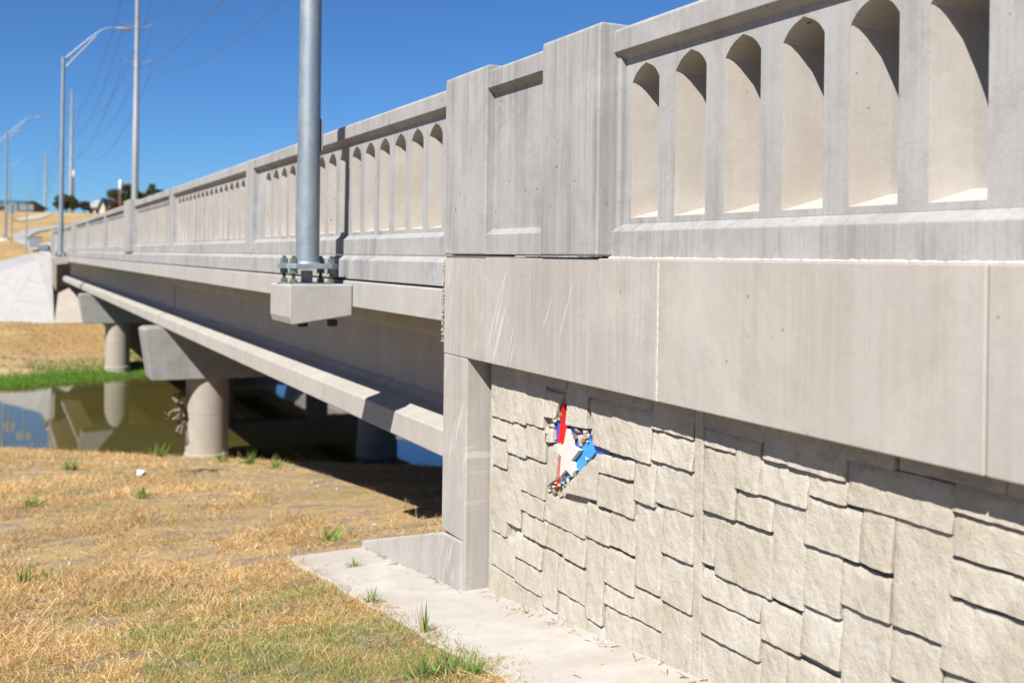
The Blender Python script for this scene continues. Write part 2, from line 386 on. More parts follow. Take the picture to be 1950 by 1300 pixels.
# end block: two pilasters with a recessed panel between
def end_block(parent, ya, yb, yc, yd):
    MB().prof([(PIL,0.012),(PIL,1.062),(PIL+0.014,1.076),(BK+0.03,1.076),(BK+0.03,0.012)], ya, yb).build('pilaster', M['rail'], parent, bevel=0.012, seg=3)
    MB().prof([(PIL,0.012),(PIL,1.062),(PIL+0.014,1.076),(BK+0.03,1.076),(BK+0.03,0.012)], yc, yd).build('pilaster', M['rail'], parent, bevel=0.012, seg=3)
    MB().prof([(PIL+0.006,0.014),(PIL+0.006,0.125),(PIL+0.05,0.155),(PIL+0.05,0.91),(PIL+0.006,0.94),(PIL+0.006,1.03),(PIL+0.02,1.044),(BK,1.044),(BK,0.014)], yb, yc).build('blank_panel', M['rail'], parent, bevel=0.003)
end_block(wall, 4.11, 4.665, 5.33, 5.925)
MB().prof([(D+0.02,0.02),(D+0.02,1.045),(BK,1.045),(BK,0.02)], 4.085, 4.20).build('pilaster_edge', M['rail'], wall, bevel=0.01)
# wall cap beam in cast lengths
for (a, b, mt, x) in ((3.648, 5.955, 'cap', CAP), (2.035, 3.640, 'cap2', CAP+0.002), (-0.6, 2.029, 'cap2', CAP+0.003), (-3.6, -0.606, 'cap2', CAP+0.002)):
    MB().prof([(x,-0.59),(x,0.0),(BK+0.2,0.0),(BK+0.2,-0.59)], a, b).build('cap_beam', M[mt], wall, bevel=0.006)
# uneven bead of mortar where the rail sits on the cap
def bead(parent, y0, y1, x, z, r, name='mortar_bead', n=220, mat='mortar'):
    mb = MB(); V = []; nn = 6
    for i in range(n+1):
        y = y0 + (y1-y0)*i/n; rr = r*(0.75+0.30*math.sin(i*0.9+math.sin(i*0.37)*3)*random.random()+0.2*random.random())
        for k in range(nn):
            an = 2*math.pi*k/nn; V.append((x + math.cos(an)*rr, y, z + math.sin(an)*rr*0.8))
    Fc = [(i*nn+k, i*nn+(k+1)%nn, (i+1)*nn+(k+1)%nn, (i+1)*nn+k) for i in range(n) for k in range(nn)]
    return mb.add(V, Fc).build(name, M[mat], parent)
bead(wall, -1.5, 4.4, D-0.002, 0.002, 0.010, n=420); bead(wall, 4.2, 4.9, CAP+0.02, 0.0, 0.008, n=60)
MB().box(CAP+0.0035, CAP+0.03, 3.6395, 3.6495, -0.588, -0.002).build('joint_sealant', M['mortar'], wall)
# end post, return and wedge shaped foot
MB().box(CAP+0.001, 2.72, 5.634, 5.952, -1.662, -0.592).build('end_post', M['cap'], wall, bevel=0.006, seg=2)
MB().box(CAP+0.003, 2.72, 5.605, 5.640, -2.1, -0.592).build('end_post_edge', M['cap'], wall, bevel=0.008, seg=2)
MB().prism([(5.638,-1.664),(5.638,-2.06),(7.50,-2.30),(7.50,-2.12),(5.96,-1.685)], CAP-0.001, 2.72).build('wedge_foot', M['cap'], wall, bevel=0.014, seg=3)
# panel backing behind the stones
ST = 2.57; BACK = 2.612
MB().box(BACK, 2.70, -3.6, 5.585, -2.3, -0.58).build('panel_backing', M['stone'], wall)
yj = onX(1335, 1000, ST).y; yj2 = onX(1318, 1000, ST).y
MB().box(2.576, BACK+0.01, yj+0.005, yj2, -2.2, -0.592).build('panel_border', M['stone'], wall, bevel=0.006)
# ---- stones, traced as (x left, x right, y top at left, y bottom at left); 0 = runs up under the cap / down into the toe
def toe(y): return -1.965 - 0.118*(y-5.6)
RECT = [(933,974,0,712),(975,998,0,801),(999,1047,0,724),(1048,1074,0,735),(933,974,716,790),(999,1031,728,804),
 (933,961,795,826),(962,998,803,858),(999,1034,808,866),(933,961,832,880),(963,987,863,994),(989,1034,870,931),(933,961,886,1006),
 (990,1031,936,969),(1034,1110,942,988),(993,1037,975,1015),(930,976,1010,1069),(978,1027,1018,1056),(1039,1069,992,1039),(1071,1110,1003,1059),
 (978,1027,1062,1104),(1029,1056,1044,1149),(1058,1110,1064,1121),(930,976,1076,0),(978,1027,1110,0),(1029,1056,1154,0),(1058,1110,1128,0),
 (1116,1200,0,755),(1201,1236,0,773),(1238,1316,0,815),(1161,1235,771,859),(1238,1316,822,873),(1205,1243,872,950),(1245,1316,880,954),
 (1136,1203,903,959),(1112,1157,962,1018),(1159,1205,968,1036),(1207,1254,957,1111),(1257,1316,961,1048),(1112,1144,1025,1172),(1146,1204,1043,1105),
 (1256,1313,1056,1140),(1148,1198,1112,1146),(1200,1254,1118,1171),(1148,1198,1152,0),(1200,1254,1178,0),(1256,1313,1147,0),(1112,1146,1179,0),
 (1338,1375,0,812),(1376,1451,0,824),(1452,1497,0,873),(1498,1606,0,887),(1337,1396,818,846),(1398,1440,832,928),(1337,1396,853,968),(1443,1532,880,940),
 (1536,1607,901,941),(1399,1465,935,989),(1467,1527,951,1136),(1529,1632,950,1033),(1334,1356,976,1069),(1358,1465,986,1092),(1331,1442,1086,1130),
 (1446,1519,1143,1213),(1528,1595,1042,1150),(1330,1442,1137,1200),(1523,1595,1158,1241),(1444,1491,1222,0),(1493,1595,1252,0),(1330,1442,1208,0),(1598,1690,1158,0),
 (1608,1695,0,874),(1711,1913,0,893),(1917,2100,0,944),(1609,1808,882,957),(1812,2050,926,973),(1636,1694,966,1070),(1698,1807,979,1188),(1812,2050,982,1055),
 (1598,1690,1075,1148),(1806,2040,1066,1130),(1692,1786,1198,1285),(1791,2030,1140,1270),(1692,1786,1297,0),(1791,2030,1284,0)]
def yz(px, py): p = onX(px, py, ST); return (p.y, p.z)
QUADS = []
for xl, xr, t, b in RECT:
    yt = t if t else 700; yb = b if b else 1250
    ym = (yt+yb)/2
    Yl = yz(xl-1.2, ym)[0]; Yr = yz(xr+1.2, ym)[0]
    zt = yz(xl, t-6)[1] if t else -0.585
    zb = yz(xl, b)[1] if b else toe((Yl+Yr)/2) - 0.08
    QUADS.append([(Yl, zt), (Yr, zt), (Yr, zb), (Yl, zb)])
# stones broken round the emblem, corner by corner: top-left, top-right, bottom-right, bottom-left
for q in ([(1032,742),(1064,751),(1053,797),(1032,793)], [(1075,690),(1114,690),(1114,816),(1074,807)], [(1117,758),(1159,768),(1159,857),(1125,846)],
          [(1127,864),(1203,876),(1203,914),(1134,898)], [(1117,876),(1135,880),(1132,952),(1066,936)], [(1034,810),(1047,806),(1050,843),(1036,841)],
          [(1037,848),(1060,844),(1055,914),(1040,926)]):
    Q4 = [yz(*p) for p in q]
    if q[0] == (1075,690): Q4[0] = (Q4[0][0], -0.585); Q4[1] = (Q4[1][0], -0.585)
    QUADS.append(Q4)
# plain courses further right, outside the picture
y = 1.82
while y > -3.4:
    wdt = random.uniform(0.3, 0.6); z = -0.585
    while z > toe(y) - 0.05:
        h = random.uniform(0.1, 0.3); QUADS.append([(y, z), (y-wdt+0.012, z), (y-wdt+0.012, z-h+0.012), (y, z-h+0.012)]); z -= h
    y -= wdt
panel = MB().box(BACK+0.02, BACK+0.06, -3.5, 5.5, -2.2, -0.6).build('stone_panel', M['stone'], wall)
def vnoise(x, y, s):
    a = math.sin(x*12.9+y*7.3+s)*0.5 + math.sin(x*31.7-y*23.1+s*1.7)*0.3 + math.sin(x*57+y*49+s*2.3)*0.2
    return a
for si, q in enumerate(QUADS):
    (ya, za), (yb, zb), (yc, zc), (yd, zd) = q
    wd = abs(yb-ya); ht = abs(za-zd)
    nu = max(8, min(26, int(wd/0.014))); nv = max(8, min(24, int(ht/0.014)))
    pr = random.uniform(0.029, 0.034); tu = random.uniform(-0.0015, 0.0015); tv = random.uniform(0.006, 0.0095); sd = random.random()*50
    V = []; Fc = []; ej = 0.0024
    for j in range(nv+1):
        for i in range(nu+1):
            u = i/nu; v = j/nv
            Y = (ya*(1-u)+yb*u)*(1-v) + (yd*(1-u)+yc*u)*v; Z = (za*(1-u)+zb*u)*(1-v) + (zd*(1-u)+zc*u)*v
            eu = min(u, 1-u)*wd; ev = min(v, 1-v)*ht; e = min(eu, ev)
            if e < 1e-6: 
                Y += ej*vnoise(Y, Z*3, sd); Z += ej*1.1*vnoise(Z+4, Y*2, sd)
            rnd = min(1.0, (v*ht+0.001)/0.022); rnd = 0.35 + 0.65*rnd*(2-rnd); rnd *= min(1.0, (eu+0.012)/0.016)
            dp = (pr + tu*(u-0.5)*2 + tv*(v-0.5)*2 + 0.0030*vnoise(Y*1.4, Z*1.4, sd) + 0.0026*vnoise(Y*3.6, Z*3.9, sd+9))*(0.55+0.45*rnd) + random.uniform(-0.0012, 0.0012)
            V.append((BACK - max(0.012, dp), Y, Z))
    nn = nu+1
    for j in range(nv):
        for i in range(nu):
            Fc.append((j*nn+i, j*nn+i+1, (j+1)*nn+i+1, (j+1)*nn+i))
    ring = [i for i in range(nn)] + [j*nn+nu for j in range(1, nv+1)] + [nv*nn+i for i in range(nu-1, -1, -1)] + [j*nn for j in range(nv-1, 0, -1)]
    o0 = len(V); V += [(BACK+0.004, V[i][1], V[i][2]) for i in ring]; n = len(ring)
    for i in range(n): Fc.append((ring[i], ring[(i+1) % n], o0+(i+1) % n, o0+i))
    MB().add(V, Fc).build('stone', M['stone'], panel, smooth='auto')

# ------------------------------------------------------------------ emblem set into the broken wall
def ez(a, b): return (1040 + a/6.84, 760 + b/6.84)
EP = BACK - 0.010
emb_loc = onX(*ez(250, 700), EP)
emb = thing('star_emblem', emb_loc, 'painted star emblem with red and blue fields showing through broken stone wall', 'emblem')
def plate(name, pts, x0, x1, mat, bev=0.0):
    pz = [onX(*ez(a, b), x0) for a, b in pts]
    return MB().prism([(p.y, p.z) for p in pz], x0, x1).build(name, M[mat], emb, bevel=bev)
plate('royal_blue_field', [(30,330),(190,240),(290,340),(620,480),(840,690),(815,770),(600,700),(420,690),(330,640),(150,610),(40,590)], EP, EP+0.012, 'royal')
plate('sky_blue_field', [(560,500),(640,690),(430,960),(300,1020),(200,1090),(60,1220),(40,1200),(150,1060),(240,900),(330,760),(430,660)], EP-0.004, EP+0.010, 'skyb')
plate('red_band', [(232,60),(222,210),(218,315),(290,350),(262,470),(225,600),(180,680),(195,760),(172,1000),(195,1045),(140,1160),(90,1160),(120,900),(140,620),(183,300),(205,120)], EP-0.007, EP+0.008, 'red')
plate('star', [(262,385),(318,490),(326,602),(430,663),(322,802),(345,830),(352,940),(335,1010),(256,918),(172,1018),(190,745),(150,690),(132,592),(226,584)], EP-0.030, EP-0.006, 'star', 0.0015)
def chunk(name, c, r, mat, parent, sq=(1,1,1), seed=0):
    b = bmesh.new(); bmesh.ops.create_icosphere(b, subdivisions=3, radius=1.0)
    rr = random.Random(seed)
    cuts = [(Vector((rr.gauss(0,1), rr.gauss(0,1), rr.gauss(0,1))).normalized(), rr.uniform(0.32, 0.72)) for _ in range(13)]
    for v in b.verts:
        for nrm, dd in cuts:
            e = v.co.dot(nrm) - dd
            if e > 0: v.co -= nrm*e
        v.co = Vector((v.co.x*sq[0], v.co.y*sq[1], v.co.z*sq[2]))*r*rr.uniform(0.94, 1.06)
    mb = MB(); mb.add([v.co + Vector(c) for v in b.verts], [tuple(x.index for x in f.verts) for f in b.faces]); b.free()
    return mb.build(name, M[mat], parent)
CH = [(185,200,30,1.0,1.1),(168,262,34,1.2,0.9),(105,262,40,1.5,0.8),(25,420,60,1.0,1.2),(15,500,52,1.1,1.2),(95,515,34,1.5,0.6),(48,552,36,1.2,0.8),(60,345,46,1.6,0.6),
 (335,440,30,1.7,0.5),(420,415,46,2.0,0.45),(515,425,40,1.4,0.7),(330,478,30,1.2,0.8),(385,492,36,1.4,0.8),(455,505,50,1.3,0.9),(520,490,44,1.0,1.2),(452,568,40,0.9,1.2),(490,540,34,1.1,0.9),(545,548,20,1,1),
 (388,922,30,1.2,0.9),(342,994,30,1.3,0.8),(245,1018,26,1.1,0.9),(282,1068,34,1.2,0.9),(222,1088,28,1.3,0.7),(178,1112,28,1.2,0.8),(122,670,24,0.8,1.3),(126,730,26,0.8,1.4),(118,795,24,0.8,1.3),(140,856,26,0.9,1.2),(126,922,26,0.8,1.3),(126,995,28,0.8,1.3),(128,1075,34,0.9,1.2),(96,1142,34,1.1,1.0),(108,1210,44,1.2,0.9),(190,1235,36,1.3,0.7),(40,1195,36,1.2,0.8),(535,768,26,0.9,1.2)]
for i, (a, b_, r, ay, az) in enumerate(CH):
    p = onX(*ez(a, b_), EP-0.012); chunk('rubble_chunk', p, r/6.84/390*1.45, 'rubble' if i % 4 else 'brown_break', panel, (0.75, ay*1.1, az), i+3)
p0 = onX(1064, 778, EP-0.012); chunk('rubble_chunk', p0, 0.036, 'brown_break', panel, (0.5, 0.9, 1.25), 77)

# ------------------------------------------------------------------ concrete mow strip at the wall's foot
ms = MB(); ny = 60; V = []; Fc = []
for i in range(ny+1):
    Y = -3.6 + (7.50+3.6)*i/ny; z = toe(Y); xo = 1.90 + 0.012*math.sin(Y*5.1) + 0.01*math.sin(Y*13)
    V += [(xo, Y, z-0.10), (xo, Y, z+0.012), (2.64, Y, z+0.022), (2.64, Y, z-0.10)]
for i in range(ny):
    for k in range(4): Fc.append((i*4+k, i*4+(k+1) % 4, (i+1)*4+(k+1) % 4, (i+1)*4+k))
Fc += [(0,1,2,3), (ny*4+3, ny*4+2, ny*4+1, ny*4)]
tag(ms.add(V, Fc).build('pavement', M['strip'], None, bevel=0.008), kind='structure')

# ------------------------------------------------------------------ bridge
bridge = thing('concrete_bridge', (8.2, 22.4, -4.6), 'long pale concrete bridge with arched window parapet crossing the creek', 'bridge')
def fill(y0, y1):
    n = int((y1-y0-0.24)/0.338); s = (y0+y1)/2 - n*0.338/2
    return [(s+0.338*k+0.06, s+0.338*k+0.275) for k in range(n)]
SEG = [(5.93,11.66),(12.0,17.55),(17.93,22.9),(24.1,29.3),(29.68,35.3),(35.68,41.0),(42.2,47.4),(47.78,53.0),(53.38,57.8)]
for i, (a, b) in enumerate(SEG):
    op = [(6.51+0.338*k-0.225, 6.51+0.338*k) for k in range(15)] if i == 0 else fill(a, b)
    window_panel(bridge, a, b, op); coping(bridge, a, b); curb(bridge, a, b)
for a, b in ((11.66,12.0),(17.55,17.93),(29.3,29.68),(35.3,35.68),(47.4,47.78),(53.0,53.38)):
    MB().prof([(D-0.004,0.006),(D-0.004,1.036),(D+0.016,1.053),(BK,1.053),(BK,0.006)], a, b).build('pilaster', M['rail'], bridge, bevel=0.006)
for a, b in ((22.9,24.1),(41.0,42.2),(57.8,58.6)):
    MB().prof([(PIL,0.004),(PIL,1.082),(PIL+0.014,1.096),(BK+0.03,1.096),(BK+0.03,0.004)], a, b).build('pilaster', M['rail'], bridge, bevel=0.012)
YB0, YB1 = 5.97, 58.3; XR = 13.95
for a, b in ((YB0, 23.48), (23.50, 41.58), (41.60, YB1)):
    MB().prof([(2.47,-0.185),(2.47,-0.035),(D,-0.002),(BK+0.1,-0.002),(BK+0.1,-0.185)], a, b).build('sidewalk_kerb', M['rail'], bridge, bevel=0.005)
    MB().prof([(2.50,-0.20),(2.50,-0.183),(BK,-0.183),(BK,-0.20)], a, b).build('kerb_joint', M['dark'], bridge)
    MB().prof([(2.44,-0.392),(2.44,-0.205),(2.448,-0.199),(XR,-0.199),(XR,-0.392),(XR-0.5,-0.44),(2.97,-0.44)], a, b).build('deck_slab', M['deck'], bridge, bevel=0.004)
MB().prof([(XR-0.3,-0.19),(XR-0.3,1.05),(XR,1.05),(XR,-0.19)], YB0, YB1).build('parapet', M['rail'], bridge)
GX = [3.38, 5.78, 8.18, 10.58, 12.98]
SP = [(6.6, 22.35), (22.45, 40.45), (40.55, 57.6)]
hp = [(0,-1.48),(0.405,-1.48),(0.412,-1.47),(0.412,-1.29),(0.40,-1.28),(0.16,-1.19),(0.09,-1.13),(0.09,-0.66),(0.15,-0.60),(0.41,-0.56),(0.41,-0.445),(0,-0.445)]
for gx in GX:
    for a, b in SP:
        pts = [(gx-x, z) for x, z in hp] + [(gx+x, z) for x, z in reversed(hp[1:-1])]
        MB().prof(pts, a, b).build('girder', M['girder'], bridge)
for by in (22.33, 40.43):
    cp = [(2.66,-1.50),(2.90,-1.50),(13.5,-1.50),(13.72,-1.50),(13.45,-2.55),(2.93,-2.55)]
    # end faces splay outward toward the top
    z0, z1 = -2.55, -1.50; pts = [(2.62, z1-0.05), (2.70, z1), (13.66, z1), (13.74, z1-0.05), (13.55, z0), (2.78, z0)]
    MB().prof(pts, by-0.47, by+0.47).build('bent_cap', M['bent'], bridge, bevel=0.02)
    for cx in (3.95, 7.65, 11.35):
        n = 40; V = []; Fc = []
        zs = [-7.0, -5.2, -4.12, -4.10, -4.09, -3.296, -3.29, -3.284, z0]
        for z in zs:
            r = 0.43 if z > -4.11 else 0.455
            if z in (-3.29,): r -= 0.010
            V += [(cx + r*math.cos(2*math.pi*i/n), by + r*math.sin(2*math.pi*i/n), z) for i in range(n)]
        for k in range(len(zs)-1):
            for i in range(n): Fc.append((k*n+i, k*n+(i+1) % n, (k+1)*n+(i+1) % n, (k+1)*n+i))
        MB().add(V, Fc).build('column', M['column'], bridge, smooth='auto')
    for gx in GX: MB().box(gx-0.3, gx+0.3, by-0.4, by+0.4, -1.502, -1.478).build('bearing_pad', M['dark'], bridge)
# abutments
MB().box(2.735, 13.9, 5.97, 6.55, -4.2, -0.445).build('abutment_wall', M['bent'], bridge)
MB().box(2.55, 13.9, 57.62, 58.4, -3.4, -0.20).build('abutment_wall', M['girder'], bridge, bevel=0.01)
MB().box(2.46, 2.66, 57.0, 58.9, -2.05, -0.21).build('wing_wall', M['column'], bridge, bevel=0.01)
# lamp brackets: blocks cast onto the slab edge
def bracket(y0, y1, xo):
    o = MB().prof([(2.435,-0.225),(xo+0.012,-0.225),(xo,-0.237),(xo,-0.47),(xo+0.02,-0.525),(2.435,-0.46)], y0, y1).build('lamp_bracket', M['deck'], bridge, bevel=0.008)
    return o
BY0 = onX(672, 575, 2.44).y; C0 = onX(552, 575, 2.0)
XO = ray(552, 575).x / ray(552, 575).y * BY0
bracket(BY0, BY0+0.62, XO)
for dx in (0.1, 0.33): MB().box(XO+dx, XO+dx+0.06, BY0+0.08, BY0+0.15, -0.545, -0.495).build('bracket_bolt', M['dark'], bridge)
bracket(43.6, 44.2, XO)
rub = MB()
for i in range(420):
    z = random.uniform(-0.52, -0.02); 
    c = (random.uniform(2.452, 2.50), 5.962+random.uniform(-0.004, 0.022)*random.random(), z); r = random.uniform(0.003, 0.008)
    rub.add([(c[0]+r*a, c[1]+r*b_, c[2]+r*e) for a, b_, e in ((1,0,0),(-1,0,0),(0,1,0),(0,-1,0),(0,0,1),(0,0,-1))], [(0,2,4),(2,1,4),(1,3,4),(3,0,4),(2,0,5),(1,2,5),(3,1,5),(0,3,5)])
tag(rub.build('joint_aggregate', M['rubble'], wall), kind='stuff')

# ------------------------------------------------------------------ street lamps
def make_lamp(loc, label, h=7.55, bracketed=True):
    x, y, z = loc
    L = thing('street_lamp', loc, label, 'street lamp', 'galvanised street lamps along the road')
    zb = z + 0.115 if bracketed else z + 0.05
    pl = MB(); a = 0.205
    pl.add([], [])
    b = bmesh.new()
    pts = [(x+sx*a*cx, y+sy*a*cy) for sx, sy, cx, cy in ((-1,-1,1,0.7),(-1,-1,0.7,1),(1,-1,0.7,1),(1,-1,1,0.7),(1,1,1,0.7),(1,1,0.7,1),(-1,1,0.7,1),(-1,1,1,0.7))]
    n = 8; b.free()
    MB().add([(p[0],p[1],zb) for p in pts]+[(p[0],p[1],zb+0.038) for p in pts], [(i,(i+1)%n,n+(i+1)%n,n+i) for i in range(n)]+[tuple(range(n)), tuple(range(2*n-1,n-1,-1))]).build('base_plate', M['galv'], L, bevel=0.004)
    pz = [zb+0.03, zb+h*0.33, zb+h*0.66, zb+h]
    MB().tube([(x,y,q) for q in pz], [0.091,0.083,0.073,0.064], 28).build('pole', M['galv'], L, smooth='auto')
    MB().tube([(x,y,zb+0.038),(x,y,zb+0.055)], [0.105,0.094], 28).build('weld_ring', M['galv'], L, smooth='auto')
    if bracketed:
        MB().tube([(x,y,z),(x,y,z+0.004)], [0.23,0.23], 24).build('lower_plate', M['galv'], L)
        MB().tube([(x-0.01,y-0.02,z),(x-0.01,y-0.02,z+0.10)], [0.045,0.045], 16).build('conduit', M['rail'], L, smooth='auto')
    for sx in (-1, 1):
        for sy in (-1, 1):
            bx, by_ = x+sx*0.148, y+sy*0.148
            t = MB().tube([(bx,by_,z-0.01),(bx,by_,zb+0.100)], 0.0145, 10).build('anchor_bolt', M['rust'], L, smooth='auto')
            for q0, q1, rr in ((zb+0.038, zb+0.046, 0.036), (zb+0.046, zb+0.082, 0.029), (zb-0.03, zb, 0.031), (zb-0.038, zb-0.03, 0.036)) + (((z+0.004, z+0.034, 0.029),) if bracketed else ()):
                MB().tube([(bx,by_,q0),(bx,by_,q1)], rr, 6).build('nut', M['bolt'], t)
    hh = MB().box(x+0.086, x+0.098, y-0.05, y+0.05, zb+0.92, zb+1.18).build('hand_hole_cover', M['galv'], L, bevel=0.01)
    # curved bracket arm with lower strut, reaching over the road
    tp = zb + h; A = 2.65
    up = [(x+0.03,y,tp-0.08),(x+0.62,y,tp+0.42),(x+1.15,y,tp+0.86),(x+1.55,y,tp+1.15),(x+1.85,y,tp+1.29),(x+2.15,y,tp+1.34),(x+2.35,y,tp+1.335)]
    lo = [(x+0.05,y,tp-0.42),(x+0.55,y,tp+0.10),(x+1.05,y,tp+0.60),(x+1.40,y,tp+0.97)]
    up = [(x+(p[0]-x)*0.84, p[1], p[2]) for p in up]; lo = [(x+(p[0]-x)*0.84, p[1], p[2]) for p in lo]
    MB().tube(up, [0.036,0.034,0.032,0.030,0.029,0.028,0.028], 10).build('arm', M['galv'], L, smooth='auto')
    MB().tube(lo, 0.026, 10).build('strut', M['galv'], L, smooth='auto')
    MB().tube([(x+0.32,y,tp+0.21),(x+0.32,y,tp-0.12)], 0.018, 8).build('brace', M['galv'], L)
    MB().tube([(x,y,tp),(x,y,tp+0.03)], [0.075,0.05], 16).build('pole_cap', M['galv'], L)
    hd = MB()
    secs = [(1.86,0.05,0.03),(1.98,0.10,0.055),(2.14,0.15,0.075),(2.36,0.15,0.065),(2.50,0.07,0.035)]
    V = []; nn = 12
    for dx, wy, wz in secs:
        V += [(x+dx, y+wy*math.cos(2*math.pi*i/nn), tp+1.325+wz*max(-0.55, math.sin(2*math.pi*i/nn))) for i in range(nn)]
    Fc = [(k*nn+i,k*nn+(i+1)%nn,(k+1)*nn+(i+1)%nn,(k+1)*nn+i) for k in range(len(secs)-1) for i in range(nn)] + [tuple(range(nn)), tuple((len(secs)-1)*nn+i for i in range(nn))]
    hb = hd.add(V, Fc).build('lamp_head', M['polegrey'], L, smooth='auto')
    MB().tube([(x+2.2,y,tp+1.39),(x+2.2,y,tp+1.45)], 0.03, 8).build('photocell', M['dark'], hb)
    return L
lx, ly = (XO+2.44)/2 - 0.012, BY0 + 0.375
lamp1 = make_lamp((lx, ly, -0.224), 'nearest galvanised lamp post bolted to the bridge edge bracket')
def put_lamp(loc, label, found=True):
    o = copy_tree(lamp1); o.location = loc; o['label'] = label
    if found:
        MB().tube([(loc[0],loc[1],loc[2]-0.9),(loc[0],loc[1],loc[2]-0.002)], 0.38, 20).build('foundation', M['strip'], o) if False else None
    return o
put_lamp((lx, 43.9, -0.224), 'tall lamp post at the far end of the bridge')
def found(loc, label):
    t = tag(MB().tube([(loc[0],loc[1],loc[2]-1.2),(loc[0],loc[1],loc[2]-0.15),(loc[0],loc[1],loc[2]-0.006)], [0.42,0.42,0.36], 20).build('lamp_foundation', M['strip'], None, smooth='auto'), label, 'footing')
for px, py, dep, lab in ((10, 470, 77, 'lamp post beside the stop sign past the bridge'), (-14, 452, 100, 'lamp post whose arm enters from the left edge'), (18, 428, 178, 'farthest lamp post on the hill road at left')):
    p = atD(px, py, dep); zg = float(gz(p.x, p.y)); zz = max(zg+0.15, p.z)
    if dep != 100: put_lamp((p.x, p.y, zz), lab); found((p.x, p.y, zz), lab.replace('lamp post', 'round concrete footing of the lamp post'))
    else: put_lamp((p.x, p.y, zg+0.1), lab)

# ------------------------------------------------------------------ far embankment paving
pv = MB()
PA=(2.50,54.9,-3.46); PB=(0.33,56.2,-3.46); PC=(-7,61.5,-3.46); PD=(2.46,58.6,-0.25); PE=(1.9,60.5,-0.5); PF=(0.0,66.8,-0.66); PG=(1.75,69.0,-0.15); PH=(2.5,69.0,-0.1); PC2=(-7,69.5,-1.0)
pv.add([PA,PB,PE,PD], [(0,1,2,3)]); pv.add([PB,PC,PC2,PF,PE], [(0,1,2,3,4)]); pv.add([PE,PF,PG], [(0,1,2)]); pv.add([PD,PE,PG,PH], [(0,1,2,3)])
low = lambda p: (p[0], p[1], p[2]-0.25)
pv.add([PA,PB,low(PB),low(PA)], [(0,1,2,3)]); pv.add([PB,PC,low(PC),low(PB)], [(0,1,2,3)])
pv.add([PF,PC2,low(PC2),low(PF)], [(0,1,2,3)]); pv.add([PF,PG,low(PG),low(PF)], [(0,1,2,3)])
tag(pv.build('slope_paving', M['paving'], None), kind='structure')
tag(MB().add([(2.5,54.9,-3.45),(14.5,54.9,-3.45),(14.5,57.7,-1.7),(2.5,57.7,-1.7)], [(0,1,2,3)]).build('slope_paving', M['tanpave'], None), kind='structure')
tag(MB().add([(14.5,54.9,-3.45),(22,54.4,-3.45),(60,52,-3.45),(60,66,6.0),(22,63,2.6),(14.4,58.6,-0.25),(14.5,57.7,-1.7)], [(0,1,4,5,6),(1,2,3,4)]).build('slope_paving', M['tanpave'], None), kind='structure')
tag(MB().box(2.50, 2.506, 54.9, 57.0, -3.4, -3.38).build('paving_seam', M['dark'], None), kind='structure') if False else None
# joint lines in the paving
tag(MB().tube([Vector(PB)+Vector((0,0,0.002)), Vector(PE)+Vector((0,0,0.002))], 0.010, 6).build('paving_joint', M['deck'], None), kind='structure')
for t_ in (0.33, 0.66):
    tag(MB().tube([Vector(PA).lerp(Vector(PD), t_)+Vector((0,0,0.002)), Vector(PB).lerp(Vector(PE), t_)+Vector((0,0,0.002)), Vector(PC).lerp(Vector(PC2), t_)+Vector((0,0,0.002))], 0.007, 5).build('paving_joint', M['deck'], None), kind='structure')
# road on the fill beyond the bridge, and the approach behind the wall
rd = MB(); ylist = [58.4, 62, 66, 70]
V = []; Fc = []
for yy in ylist:
    zr = -0.2
    V += [(2.62, yy, zr-3.2 if yy < 70 else zr-1), (2.62, yy, zr), (14, yy, zr), (14, yy, zr-3.2 if yy < 70 else zr-1)]
for i in range(len(ylist)-1):
    for k in range(3): Fc.append((i*4+k, i*4+k+1, (i+1)*4+k+1, (i+1)*4+k))
tag(rd.add(V, Fc).build('road', M['asphalt'], None), kind='structure')
tag(MB().box(2.84, 13.9, -14, 6.0, -1.5, -0.21).build('road', M['asphalt'], None), kind='structure')
# pale path climbing behind the bridge end, gravel track on the hill
def ribbon(name, left, right, mat, off):
    L_ = [onG(*p) for p in left]; R_ = [onG(*p) for p in right]; V = []; Fc = []
    def sub(Ls):
        out = []
        for a, b in zip(Ls[:-1], Ls[1:]):
            for k in range(6): out.append(a.lerp(b, k/6))
        return out + [Ls[-1]]
    L_, R_ = sub(L_), sub(R_)
    for a, b in zip(L_, R_):
        za = float(gz(a.x, a.y)) + off; zb = float(gz(b.x, b.y)) + off
        V += [(a.x,a.y,za-0.3),(a.x,a.y,za),(b.x,b.y,zb),(b.x,b.y,zb-0.3)]
    for i in range(len(L_)-1):
        for k in range(3): Fc.append((i*4+k, i*4+k+1, (i+1)*4+k+1, (i+1)*4+k))
    return tag(MB().add(V, Fc).build(name, M[mat], None), kind='structure')
ribbon('path', [(62,479),(32,462),(24,446),(40,442),(60,437),(115,430)], [(98,477),(58,469),(52,455),(60,449),(74,443),(125,434)], 'paving', 0.10)
ribbon('gravel_track', [(24,419),(60,411),(92,406)], [(40,422),(75,418),(100,408)], 'gravelroad', 0.08)

